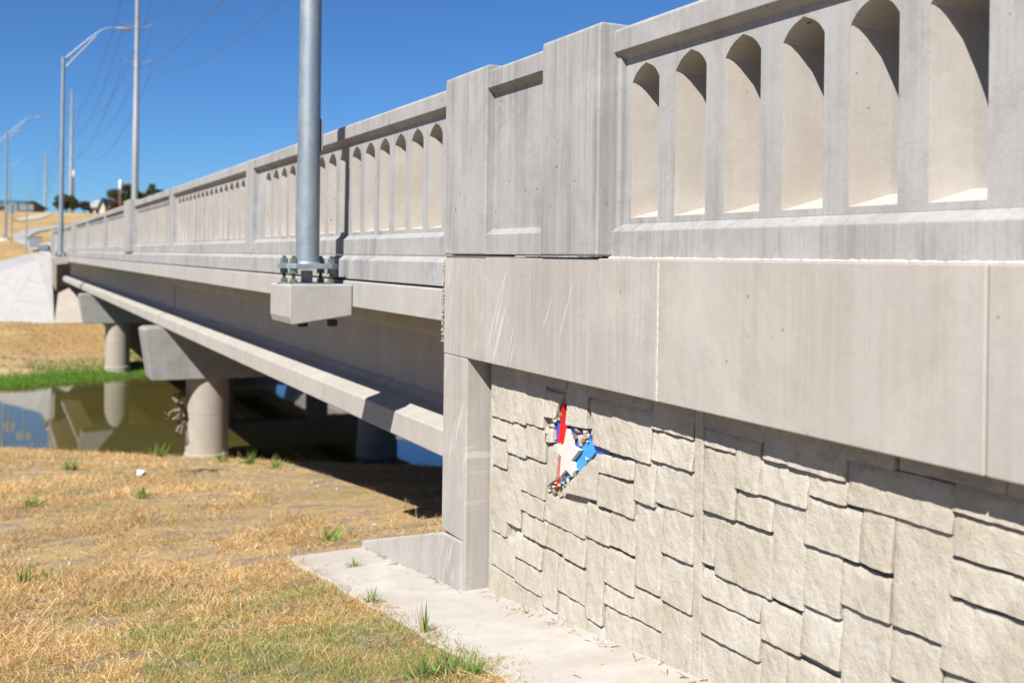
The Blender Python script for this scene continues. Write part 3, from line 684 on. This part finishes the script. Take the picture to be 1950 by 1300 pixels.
# ------------------------------------------------------------------ guard rail, signs
def sign(px, ybase, dep, h, kind, label):
    p = atD(px, ybase, dep); p.z = float(gz(p.x, p.y)); s_ = thing('road_sign', p, label, 'road sign', None)
    MB().tube([p - Vector((0,0,0.3)), p + Vector((0,0,h))], 0.035, 10).build('post', M['galv'], s_)
    if kind == 'oct':
        n = 8; r = 0.40; c = p + Vector((0, 0.05, h-0.30))
        V = [c + RT*(r*math.cos(2*math.pi*(i+0.5)/n)) + UP*(r*math.sin(2*math.pi*(i+0.5)/n)) for i in range(n)]
    else:
        c = p + Vector((-0.03, 0.05, h-0.2)); V = [c + RT*a + UP*b for a, b in ((-0.45,-0.2),(0.45,-0.2),(0.45,0.2),(-0.45,0.2))]; n = 4
    bk = [v + F*0.02 for v in V]
    MB().add(V+bk, [tuple(range(n)), tuple(range(2*n-1,n-1,-1))]+[(i,(i+1)%n,n+(i+1)%n,n+i) for i in range(n)]).build('sign_blade', M['signback'], s_)
sign(22, 462, 70, 2.75, 'oct', 'back of an octagonal stop sign beyond the bridge')
sign(50, 474, 66, 3.1, 'rect', 'back of a rectangular sign on a thin post by the path')
gr_loc = Vector((2.6, 62, float(gz(2.6, 66))))
grd = thing('guard_rail', (2.55, 64, -0.2), 'grey metal guard rail with white posts beyond the bridge end', 'guard rail')
pr_ = [(0,0.40),(-0.05,0.45),(-0.05,0.52),(0,0.56),(-0.05,0.60),(-0.05,0.67),(0,0.72)]
mbg = MB(); V = []
for yy in (59.2, 66, 74): V += [(2.36+p[0], yy, 0.02+p[1]-0.35) for p in pr_]
n = len(pr_); mbg.add(V, [(k*n+i,k*n+i+1,(k+1)*n+i+1,(k+1)*n+i) for k in range(2) for i in range(n-1)]).build('rail_beam', M['galv'], grd)
for yy in (60, 63, 66, 69, 72): MB().box(2.38, 2.52, yy, yy+0.16, -0.6, 0.45).build('post', M['white'], grd)
bx = thing('utility_cabinet', (2.0, 70.5, -0.4), 'blue grey metal cabinet beside the path past the bridge', 'cabinet')
pb = onG(68, 474); pb.z = float(gz(pb.x, pb.y)); bx.location = pb; ORIG[bx.name] = pb
MB().box(pb.x-0.38, pb.x+0.38, pb.y, pb.y+0.5, pb.z-0.1, pb.z+0.78).build('body', M['polegrey'], bx, bevel=0.02)
MB().box(pb.x-0.41, pb.x+0.41, pb.y-0.03, pb.y+0.53, pb.z+0.782, pb.z+0.83).build('lid', M['galv'], bx, bevel=0.01)

# ------------------------------------------------------------------ transmission poles and wires
PT = [(16.7,10.0),(16.7,151.0),(15.9,278.0),(16.9,459.0),(17.6,715.0),(18.3,1020.0)]
labs = [None, 'tallest steel power pole rising behind the bridge parapet', 'second power pole along the line, left of the tallest', 'third power pole standing on the hill crest', 'fourth power pole, small in the distance', 'farthest and smallest power pole on the skyline']
LV = [25.7, 30.6, 35.4]; AW = 1.95
for (x, y), lab in zip(PT, labs):
    if not lab: continue
    zb = float(gz(x, y)) - 0.5
    t = thing('power_pole', (x, y, zb), lab, 'power pole', 'steel power poles in a line')
    MB().tube([(x,y,zb),(x,y,zb+14),(x,y,zb+14.05),(x,y,39.5)], [0.46,0.40,0.37,0.22], 16).build('pole', M['polegrey'], t, smooth='auto')
    for q, zl in enumerate(LV):
        for sx in (-1, 1):
            if q == 1 and False: continue
            MB().tube([(x,y,zl+0.0),(x+sx*AW*0.6,y,zl+0.15),(x+sx*AW,y,zl+0.55)], [0.07,0.05,0.04], 8).build('crossarm', M['polegrey'], t)
            MB().tube([(x+sx*AW*0.98,y,zl+0.5),(x+sx*AW*0.98,y,zl-0.9)], 0.035, 8).build('insulator', M['wire'], t)
for k in range(len(PT)-1):
    (x0,y0),(x1,y1) = PT[k], PT[k+1]
    for q, zl in enumerate(LV):
        for sx in (-1, 1):
            a = Vector((x0+sx*AW, y0, zl-0.9)); b = Vector((x1+sx*AW, y1, zl-0.9)); n = 24; sag = 6.2 + q*0.25
            pts = [a.lerp(b, i/n) - Vector((0,0,4*sag*(i/n)*(1-i/n))) for i in range(n+1)]
            o = MB().tube(pts, 0.024 if k == 0 else 0.035, 5).build('power_line', M['wire'], None)
            side = 'left' if sx < 0 else 'right'; lev = ('lowest', 'middle', 'topmost')[q]
            span = ('span sweeping overhead to upper right', 'first span behind the tallest pole', 'span past the second power pole', 'span over the hill crest', 'most distant span')[k]
            tag(o, f'{lev} {side} power line, {span}', 'power line', 'power lines between the poles')

# ------------------------------------------------------------------ vegetation helpers
def blades(base, azi, tilt, length, width, tint, name, mat, parent=None):
    n = len(base); d = np.stack([np.cos(azi)*np.sin(tilt), np.sin(azi)*np.sin(tilt), np.cos(tilt)], 1)
    sd = np.stack([-np.sin(azi), np.cos(azi), np.zeros(n)], 1)
    rot = rng.uniform(0, 1, n)[:, None]; upv = np.cross(d, sd); sd = sd*np.cos(rot*3) + upv*np.sin(rot*3)
    mid = base + d*length[:, None]*0.55; tip = base + d*length[:, None]; tip[:, 2] -= length*0.12*np.sin(tilt)
    w = width[:, None]*0.5
    V = np.stack([base - sd*w, base + sd*w, mid + sd*w*0.8, mid - sd*w*0.8, tip], 1).reshape(-1, 3)
    i = np.arange(n)[:, None]*5
    Fc = np.concatenate([i+[0,1,2], i+[0,2,3], i+[3,2,4]], 0)
    o = np_mesh(name, V, Fc, mat, parent)
    at = o.data.color_attributes.new('tint', 'FLOAT_COLOR', 'POINT'); c = np.ones((n, 4), np.float32); c[:, :3] = np.asarray(tint)*ALB
    at.data.foreach_set('color', np.repeat(c, 5, 0).ravel()); return o
def fbm(x, y, s=0):
    v = 0
    for k, (fx, fy, a) in enumerate(((0.9,1.1,1),(2.3,1.7,.7),(4.1,3.7,.5),(7.3,8.9,.4),(15,13,.3))):
        v = v + a*np.sin(fx*x + 1.7*np.sin(fy*y*0.7 + s + k) + s*1.3 + k)*np.cos(fy*y + 1.3*np.sin(fx*x*0.6 + k*2.1 + s))
    return v/1.6
PAL = np.array([(0.68,0.50,0.25),(0.56,0.36,0.135),(0.80,0.67,0.43),(0.42,0.25,0.11),(0.64,0.44,0.18)])
GRN = np.array([(0.20,0.31,0.07),(0.29,0.37,0.10),(0.16,0.27,0.07),(0.42,0.40,0.15)])
N = 520000
dep = np.exp(rng.uniform(math.log(2.6), math.log(25), N)); lat = rng.uniform(-0.62, 0.20, N)
bx_ = F.x*dep + RT.x*dep*lat; by_ = F.y*dep + RT.y*dep*lat
BARE = [(40,1045,0.55,0.5),(120,1205,0.30,0.22),(230,1250,0.26,0.2),(90,1240,0.25,0.15),(560,1062,0.4,0.12),(150,985,0.9,0.5),(330,960,0.8,0.4),(620,960,1.0,0.5),(480,905,1.4,0.8),(700,925,1.3,0.9),(400,1065,0.5,0.1)]
GREEN = [(330,1205,0.42,0.30),(520,1225,0.5,0.28),(720,1215,0.42,0.25),(250,1148,0.5,0.2),(800,1260,0.3,0.3),(60,1135,0.45,0.2),(60,905,1.6,0.7),(300,905,1.5,0.6),(560,1140,0.4,0.15),(420,1275,0.35,0.2),(640,1290,0.4,0.15),(150,930,1.2,0.6)]
def patches(x, y, lst):
    v = np.zeros_like(x)
    for px, py, rx, ry in lst:
        p = onG(px, py); v = np.maximum(v, np.clip(1.35 - np.sqrt(((x-p.x)/rx)**2 + ((y-p.y)/ry/1.6)**2), 0, 1))
    return v
bare = fbm(bx_*1.2, by_*1.5, 3)
ok = ((bx_ < 1.93 + 0.06*rng.normal(0, 1, N) + 0.07*fbm(bx_*0+1, by_*3, 4)) | (by_ > 7.52)) & (by_ < 27) & ~((bx_ > 2.3) & (by_ < 7.6)) & (gz(bx_, by_) > WATER + 0.02)
bare = bare + 0.5*fbm(bx_*0.45, by_*0.6, 8) - 1.15*patches(bx_, by_, BARE)*(0.75+0.5*fbm(bx_*5, by_*6, 2))
clump = fbm(bx_*9, by_*9, 21)
ok &= (bare > -0.42) | (rng.uniform(0, 1, N) < 0.13)
ok &= (clump > -0.25) | (rng.uniform(0, 1, N) < 0.55)
ok &= ~((bx_ > 2.7) & (rng.uniform(0, 1, N) < 0.75))
bx_, by_, dep = bx_[ok], by_[ok], dep[ok]; n = len(bx_)
gp = fbm(bx_*0.9 + 5, by_*0.9, 1)*0.5 + fbm(bx_*2.2, by_*2.5, 6)*0.35 + np.clip((6.4 - by_)*0.25, -0.35, 0.5) + np.where((bx_ > 0.6) & (by_ < 6.5), 0.15, 0)
gp = gp*0.6 + 0.85*patches(bx_, by_, GREEN)*(0.7 + 0.4*fbm(bx_*4, by_*4, 5))
isg = rng.uniform(0, 1, n) < np.clip((gp-0.06)*0.95, 0.02, 0.72)
tint = PAL[rng.integers(0, len(PAL), n)]*rng.uniform(0.75, 1.15, n)[:, None]
zone = np.clip(fbm(bx_*0.6+2, by_*0.8+1, 9)*0.6+0.5, 0, 1)[:, None]; zone2 = np.clip(fbm(bx_*1.6+2, by_*2.1+1, 13)*0.7+0.5, 0, 1)[:, None]; tint = tint*(0.95 + 0.30*zone)*(0.82 + 0.34*zone2)*np.array([1.06, 1.0, 0.92])
tint[isg] = (GRN[rng.integers(0, len(GRN), isg.sum())]*rng.uniform(0.8, 1.3, isg.sum())[:, None])
cl = np.clip(fbm(bx_*9, by_*9, 21), 0, 1)
tilt = np.where(isg, rng.uniform(0.1, 1.0, n), rng.uniform(0.55, 1.55, n) - 0.35*cl)
sc = np.sqrt(np.clip(dep/5, 0.8, 6))
length = np.where(isg, rng.uniform(0.018, 0.055, n), rng.uniform(0.02, 0.075, n))*np.clip(sc, 0.9, 1.6)*(0.85+0.55*cl); long = rng.uniform(0, 1, n) < 0.012; length[long & ~isg] *= 3.2
width = rng.uniform(0.0014, 0.0030, n)*sc
bz_ = gz(bx_, by_) + rng.uniform(-0.004, 0.012, n)
tag(blades(np.stack([bx_, by_, bz_], 1), rng.uniform(0, 2*math.pi, n), tilt, length, width, tint, 'grass', M['blade']),
    'dry straw coloured grass with green patches on the near bank', 'grass', None, 'stuff')
# green fringe on the far waterline and rough dry grass above it
n = 42000; fx = rng.uniform(-9, 11, n); fy = rng.uniform(36.5, 56, n); fz = gz(fx, fy); hz = fz + 0.10*fbm(fx*0.7, fy*0.7, 2)
k = (fz > WATER - 0.03); fx, fy, fz, hz = fx[k], fy[k], fz[k], hz[k]; n = len(fx)
gg = (hz < -4.07) & (fx < 5.5); keep = gg | (rng.uniform(0, 1, n) < 0.75); fx, fy, fz, gg = fx[keep], fy[keep], fz[keep], gg[keep]; n = len(fx)
tint = PAL[rng.integers(0, 5, n)]*np.array([0.92, 0.74, 0.58])*rng.uniform(0.6, 1.0, n)[:, None]; tint[gg] = np.array([0.10, 0.235, 0.02])*rng.uniform(0.6, 1.3, gg.sum())[:, None]
tag(blades(np.stack([fx, fy, fz-0.01], 1), rng.uniform(0, 6.28, n), np.where(gg, rng.uniform(0, 0.8, n), rng.uniform(0.5, 1.4, n)), np.where(gg, rng.uniform(0.08, 0.22, n), rng.uniform(0.05, 0.16, n)), rng.uniform(0.01, 0.025, n), tint, 'grass', M['blade']),
    'bright green fringe and dry brown grass on the far bank', 'grass', None, 'stuff')
# weeds
WD = [(716,1150,0.13,'leafy green weed at the pavement edge near its tip'), (820,1205,0.2,'tall thin seeding weed standing at the pavement edge'), (848,1290,0.17,'broad bladed green weed at the bottom edge of the picture'),
 (800,1296,0.13,'green weed at the bottom, left of the broad bladed one'), (900,1285,0.12,'green weed lapping over the pavement at the bottom'), (628,1030,0.2,'low green weed patch behind the pavement tip'),
 (675,1085,0.12,'small weed by the pavement corner'), (45,1112,0.16,'green tuft in dry grass at left'), (95,1108,0.12,'smaller green tuft right of the left tuft'), (135,895,0.3,'dark green clump on the bank near the water at left'),
 (420,880,0.30,'bright weed at the foot of the nearest column'), (478,884,0.34,'bright weed right of the nearest column'), (525,893,0.28,'weed at the edge of the bridge shadow'), (62,965,0.2,'flat green weed on the slope at left'), (300,870,0.4,'spiky weed on the bank crest left of the column'), (270,950,0.22,'ragged green weed in the middle of the slope')]
for px, py, h, lab in WD:
    p = onG(px, py); nb = 44 if 'thin' not in lab else 9
    base = np.array([[p.x, p.y, p.z]]) + rng.normal(0, 1, (nb, 3))*np.array([0.16*h, 0.13*h, 0]); base[:, 2] = gz(base[:, 0], base[:, 1])
    if px > 700 and py > 1100: base[:, 0] = np.minimum(base[:, 0], 1.93)
    tl = rng.uniform(0.1, 1.35, nb) if 'thin' not in lab else rng.uniform(0.0, 0.35, nb)
    ti = np.array([0.17, 0.31, 0.06])*rng.uniform(0.6, 1.4, nb)[:, None]; ti[::6] = (0.55, 0.42, 0.19)
    tag(blades(base, rng.uniform(0, 6.28, nb), tl, h*rng.uniform(0.5, 1, nb), h*rng.uniform(0.025, 0.07, nb), ti, 'weed', M['blade']), lab, 'weed', 'green weeds in the dry grass')
# straw and dead leaves on the pavement
n = 260; sy_ = rng.uniform(1.5, 7.4, n); e = rng.uniform(0, 1, n); sx_ = np.where(e < 0.62, 2.55 - np.abs(rng.normal(0, 0.035, n)), np.where(e < 0.93, 1.9 + np.abs(rng.normal(0, 0.06, n)), rng.uniform(1.9, 2.55, n)))
sx_ = np.where((sy_ > 5.55), np.minimum(sx_, 2.44), sx_)
sz_ = -1.965 - 0.118*(sy_-5.6) + 0.012 + 0.01*(sx_-1.9)/0.74 + 0.005
tag(blades(np.stack([sx_, sy_, sz_], 1), rng.uniform(0, 6.28, n), rng.uniform(1.35, 1.57, n), rng.uniform(0.02, 0.10, n), rng.uniform(0.0015, 0.005, n), PAL[rng.integers(0, 5, n)]*np.array([0.9,0.75,0.6])*rng.uniform(0.25, 0.8, n)[:, None], 'leaf_litter', M['blade']),
    'straw and dead leaves lying on the pavement', 'litter', None, 'stuff')
gv = MB()
for i in range(150):
    if i < 110:
        d_ = math.exp(random.uniform(math.log(4), math.log(20))); la = random.uniform(-0.5, 0.05); x = F.x*d_+RT.x*d_*la; y = F.y*d_+RT.y*d_*la
        if x > 1.85 and y < 7.6: continue
        z = float(gz(x, y)); r = random.uniform(0.008, 0.022)*math.sqrt(d_/5)
    else:
        y = random.uniform(1.5, 5.5); x = 2.55 - abs(random.gauss(0, 0.02)); z = toe(y)+0.02; r = random.uniform(0.004, 0.014)
    V = []
    for a, b_, e in ((1,0,0),(-1,0,0),(0,1,0),(0,-1,0),(0,0,1),(0,0,-1)):
        q = r*random.uniform(0.7, 1.2); V.append((x+a*q, y+b_*q, z+e*q*0.7+r*0.3))
    gv.add(V, [(0,2,4),(2,1,4),(1,3,4),(3,0,4),(2,0,5),(1,2,5),(3,1,5),(0,3,5)])
tag(gv.build('gravel', M['rubble'], None), 'loose pale stones scattered in the dry grass', 'gravel', None, 'stuff')
p = onG(270, 905)
tag(chunk('plastic_litter', p + Vector((0,0,0.04)), 0.13, 'white', None, (1, 1, 0.55), 5), 'crumpled white plastic litter lying in the dry grass', 'litter')

# driftwood snagged on the nearest column
dw = onX(335, 790, 3.3); dw = atD(336, 800, 21.4)
t = thing('drift_wood', dw, 'tangle of drift roots snagged beside the nearest bridge column', 'driftwood')
def branch(pts, r0, r1, parent):
    n = len(pts); MB().tube(pts, [r0+(r1-r0)*i/(n-1) for i in range(n)], 7).build('branch', M['wood'], parent, smooth='auto')
for seq in ([(350,755),(342,748),(338,765),(345,780),(338,795)], [(345,780),(330,782),(318,790),(314,786)], [(338,795),(325,800),(316,797)], [(338,795),(342,810),(336,822),(340,832)], [(345,765),(352,785),(350,805),(344,826)], [(338,765),(330,758),(334,748)], [(352,790),(362,796)]):
    branch([atD(a, b_, 21.4 + random.uniform(-0.2, 0.2)) for a, b_ in seq], 0.045, 0.016, t)
for px, py in ((340,764),(322,792),(339,792),(346,808),(338,826)):
    chunk('root_knot', atD(px, py, 21.4), 0.06, 'wood', t, (1, 0.9, 1.1), px)
p = onG(384, 902); t = thing('fallen_branch', p, 'broken brown branch lying on the bank before the column', 'branch')
for a in range(4):
    branch([p + Vector((random.uniform(-.25,.25), random.uniform(-.1,.1), 0.02)), p + Vector((random.uniform(-.1,.1), 0, 0.07)), p + Vector((random.uniform(-.4,.4), random.uniform(-.1,.1), 0.05))], 0.018, 0.008, t)

# ------------------------------------------------------------------ trees, houses on the hill
def tree(px, pb_, pt_, wpx, dep, label, cols, name='oak_tree'):
    b = atD(px, pb_, dep); top = atD(px, pt_, dep); H = top.z - b.z; rad = wpx/2*dep/FPX
    zg = float(gz(b.x, b.y)); b.z = min(b.z, zg+0.5) if zg > b.z - 4 else b.z
    b.z = zg; H = top.z - zg
    t = thing(name, b, label, 'tree', 'trees on the hill')
    MB().tube([b - Vector((0,0,0.3)), b + Vector((0.1,0,H*0.35)), b + Vector((0.0,0.1,H*0.6))], [0.04*H, 0.03*H, 0.02*H], 8).build('trunk', M['bark'], t)
    for i in range(5):
        an = i*1.26; MB().tube([b + Vector((0,0,H*0.3)), b + Vector((math.cos(an)*rad*0.4, math.sin(an)*rad*0.4, H*0.55)), b + Vector((math.cos(an)*rad*0.7, math.sin(an)*rad*0.7, H*0.7))], [0.02*H,0.013*H,0.006*H], 6).build('limb', M['bark'], t)
    nc = 34; cc = []
    for i in range(nc):
        an = rng.uniform(0, 6.28); rr = rad*0.78*math.sqrt(rng.uniform(0, 1)); zz = H*(0.30 + 0.60*rng.uniform(0, 1)*(1-(rr/rad)**2*0.7))
        cc.append((rr*math.cos(an), rr*math.sin(an), zz, rng.uniform(0.18, 0.34)*rad, rng.uniform(0.65, 1.3)))
    per = 150; P = []; T = []
    for cx, cy, cz, cr, br in cc:
        v = rng.normal(0, 1, (per, 3)); v /= np.linalg.norm(v, axis=1)[:, None]; v *= (cr*rng.uniform(0.5, 1.05, per)**0.6)[:, None]; v[:, 2] *= 0.75
        P.append(v + np.array([b.x+cx, b.y+cy, b.z+cz])); T.append(np.array(cols)[rng.integers(0, len(cols), per)]*br)
    P = np.concatenate(P); T = np.concatenate(T); n = len(P); ls = rad*0.11
    blades(P, rng.uniform(0, 6.28, n), rng.uniform(0.2, 2.6, n), ls*rng.uniform(0.6, 1.4, n), ls*rng.uniform(0.5, 0.9, n), T, 'crown', M['leaf'], t)
G1 = [(0.06,0.075,0.025),(0.085,0.085,0.03),(0.10,0.085,0.035)]; G2 = [(0.10,0.115,0.025),(0.13,0.14,0.035)]; BR = [(0.12,0.075,0.03),(0.15,0.085,0.03),(0.08,0.07,0.03)]; BN = [(0.20,0.085,0.03),(0.16,0.07,0.03)]
tree(236, 392, 344, 66, 185, 'large dark oak behind the tallest power pole', G1)
tree(291, 386, 348, 54, 200, 'round green oak right of the tallest power pole', G2)
tree(126, 402, 369, 52, 170, 'dark oak behind the far lamp post', G1)
tree(160, 400, 379, 26, 172, 'small brownish tree beside the grey roofed house', BR)
tree(222, 395, 374, 26, 165, 'rusty leaved shrub before the large oak', BN, 'shrub')
tree(43, 402, 384, 18, 240, 'small dark tree above the rectangular sign', G1)
tree(69, 408, 397, 14, 200, 'tiny pale green bush right of the rectangular sign', G2, 'bush')
def house(px0, px1, yb, ye, yr, dep, label, wall_m, roof_m, gable_w):
    a = atD(px0, yb, dep); c = atD(px1, yb, dep); wd = (c-a).length; ez_ = atD(px0, ye, dep).z; rz = atD(px0, yr, dep).z
    mid = (a+c)/2; zg = min(float(gz(a.x, a.y)), a.z) - 0.5
    t = thing('house', (mid.x, mid.y, zg), label, 'house', 'buildings on the hill')
    d = (c-a).normalized(); d.z = 0; d.normalize(); q = Vector((-d.y, d.x, 0)); q = q if q.dot(F) > 0 else -q; L = 9.0
    P = lambda u, v, z: Vector((a.x, a.y, 0)) + d*u + q*v + Vector((0,0,z))
    MB().add([P(0,0,zg),P(wd,0,zg),P(wd,L,zg),P(0,L,zg),P(0,0,ez_),P(wd,0,ez_),P(wd,L,ez_),P(0,L,ez_),P(wd,L/2,rz-0.1),P(0,L/2,rz-0.1)],
        [(0,1,5,4),(2,3,7,6),(1,2,6,8,5),(3,0,4,9,7)]).build('wall', M[wall_m], t)
    rf = MB()
    for s_, v0, v1 in ((0, -0.5, L/2), (1, L+0.5, L/2)):
        rf.add([P(-0.4,v0,ez_-0.15),P(wd+0.4,v0,ez_-0.15),P(wd+0.4,v1,rz),P(-0.4,v1,rz),P(-0.4,v0,ez_-0.3),P(wd+0.4,v0,ez_-0.3),P(wd+0.4,v1,rz-0.15),P(-0.4,v1,rz-0.15)], [(0,1,2,3),(4,5,6,7),(0,1,5,4),(1,2,6,5),(3,0,4,7)])
    rf.build('roof', M[roof_m], t)
    for u in np.linspace(wd*0.15, wd*0.85, 3):
        wn = MB().add([P(u-0.5,-0.03,ez_-1.7),P(u+0.5,-0.03,ez_-1.7),P(u+0.5,-0.03,ez_-0.6),P(u-0.5,-0.03,ez_-0.6)], [(0,1,2,3)]).build('window', M['glass'], t)
        MB().add([P(u-0.58,-0.02,ez_-1.78),P(u+0.58,-0.02,ez_-1.78),P(u+0.58,-0.02,ez_-0.52),P(u-0.58,-0.02,ez_-0.52)], [(0,1,2,3)]).build('frame', M['white'], wn)
    if gable_w:                                        # a front gable wing
        g0, g1 = wd*0.72, wd*1.0; gm = (g0+g1)/2; zt = ez_ + 1.3
        MB().add([P(g0,-1.5,zg),P(g1,-1.5,zg),P(g1,-1.5,ez_-0.3),P(gm,-1.5,zt),P(g0,-1.5,ez_-0.3),P(g0,0.5,zg),P(g1,0.5,zg),P(g1,0.5,ez_-0.3),P(gm,2.5,zt),P(g0,0.5,ez_-0.3)], [(0,1,2,3,4),(0,5,9,4),(1,6,7,2)]).build('gable_wall', M['cream'], t)
        MB().add([P(g0-0.3,-1.9,ez_-0.45),P(gm,-1.9,zt+0.1),P(g1+0.3,-1.9,ez_-0.45),P(g0-0.3,3,ez_-0.45),P(gm,3,zt+0.1),P(g1+0.3,3,ez_-0.45),P(g0-0.3,-1.9,ez_-0.75),P(gm,-1.9,zt-0.2),P(g1+0.3,-1.9,ez_-0.75)], [(0,1,4,3),(1,2,5,4),(0,1,7,6),(1,2,8,7)]).build('gable_roof', M['roofblue'], t)
house(168, 206, 400, 392, 378, 190, 'grey roofed house with a cream gable among the oaks', 'cream', 'roofgrey', True)
house(-40, 31, 408, 389, 378, 150, 'tan brick building with a teal roof at the left edge', 'brickwall', 'roofblue', False)
def yard_lamp(px, yb, yt, dep, label):
    b = atD(px, yb, dep); tp = atD(px, yt, dep); b.z = float(gz(b.x, b.y))
    t = thing('yard_lamp', b, label, 'lamp', 'yard lamps on the hill')
    MB().tube([b, tp], 0.14, 8).build('post', M['wood'], t); MB().tube([tp, tp+Vector((0,0,0.4)), tp+Vector((0,0,1.3)), tp+Vector((0,0,1.5))], [0.15,0.24,0.24,0.1], 10).build('globe', M['white'], t, smooth='auto')
yard_lamp(229, 394, 361, 160, 'white topped post standing before the large oak')
yard_lamp(140, 404, 337, 230, 'slim white topped post behind the far lamp post')
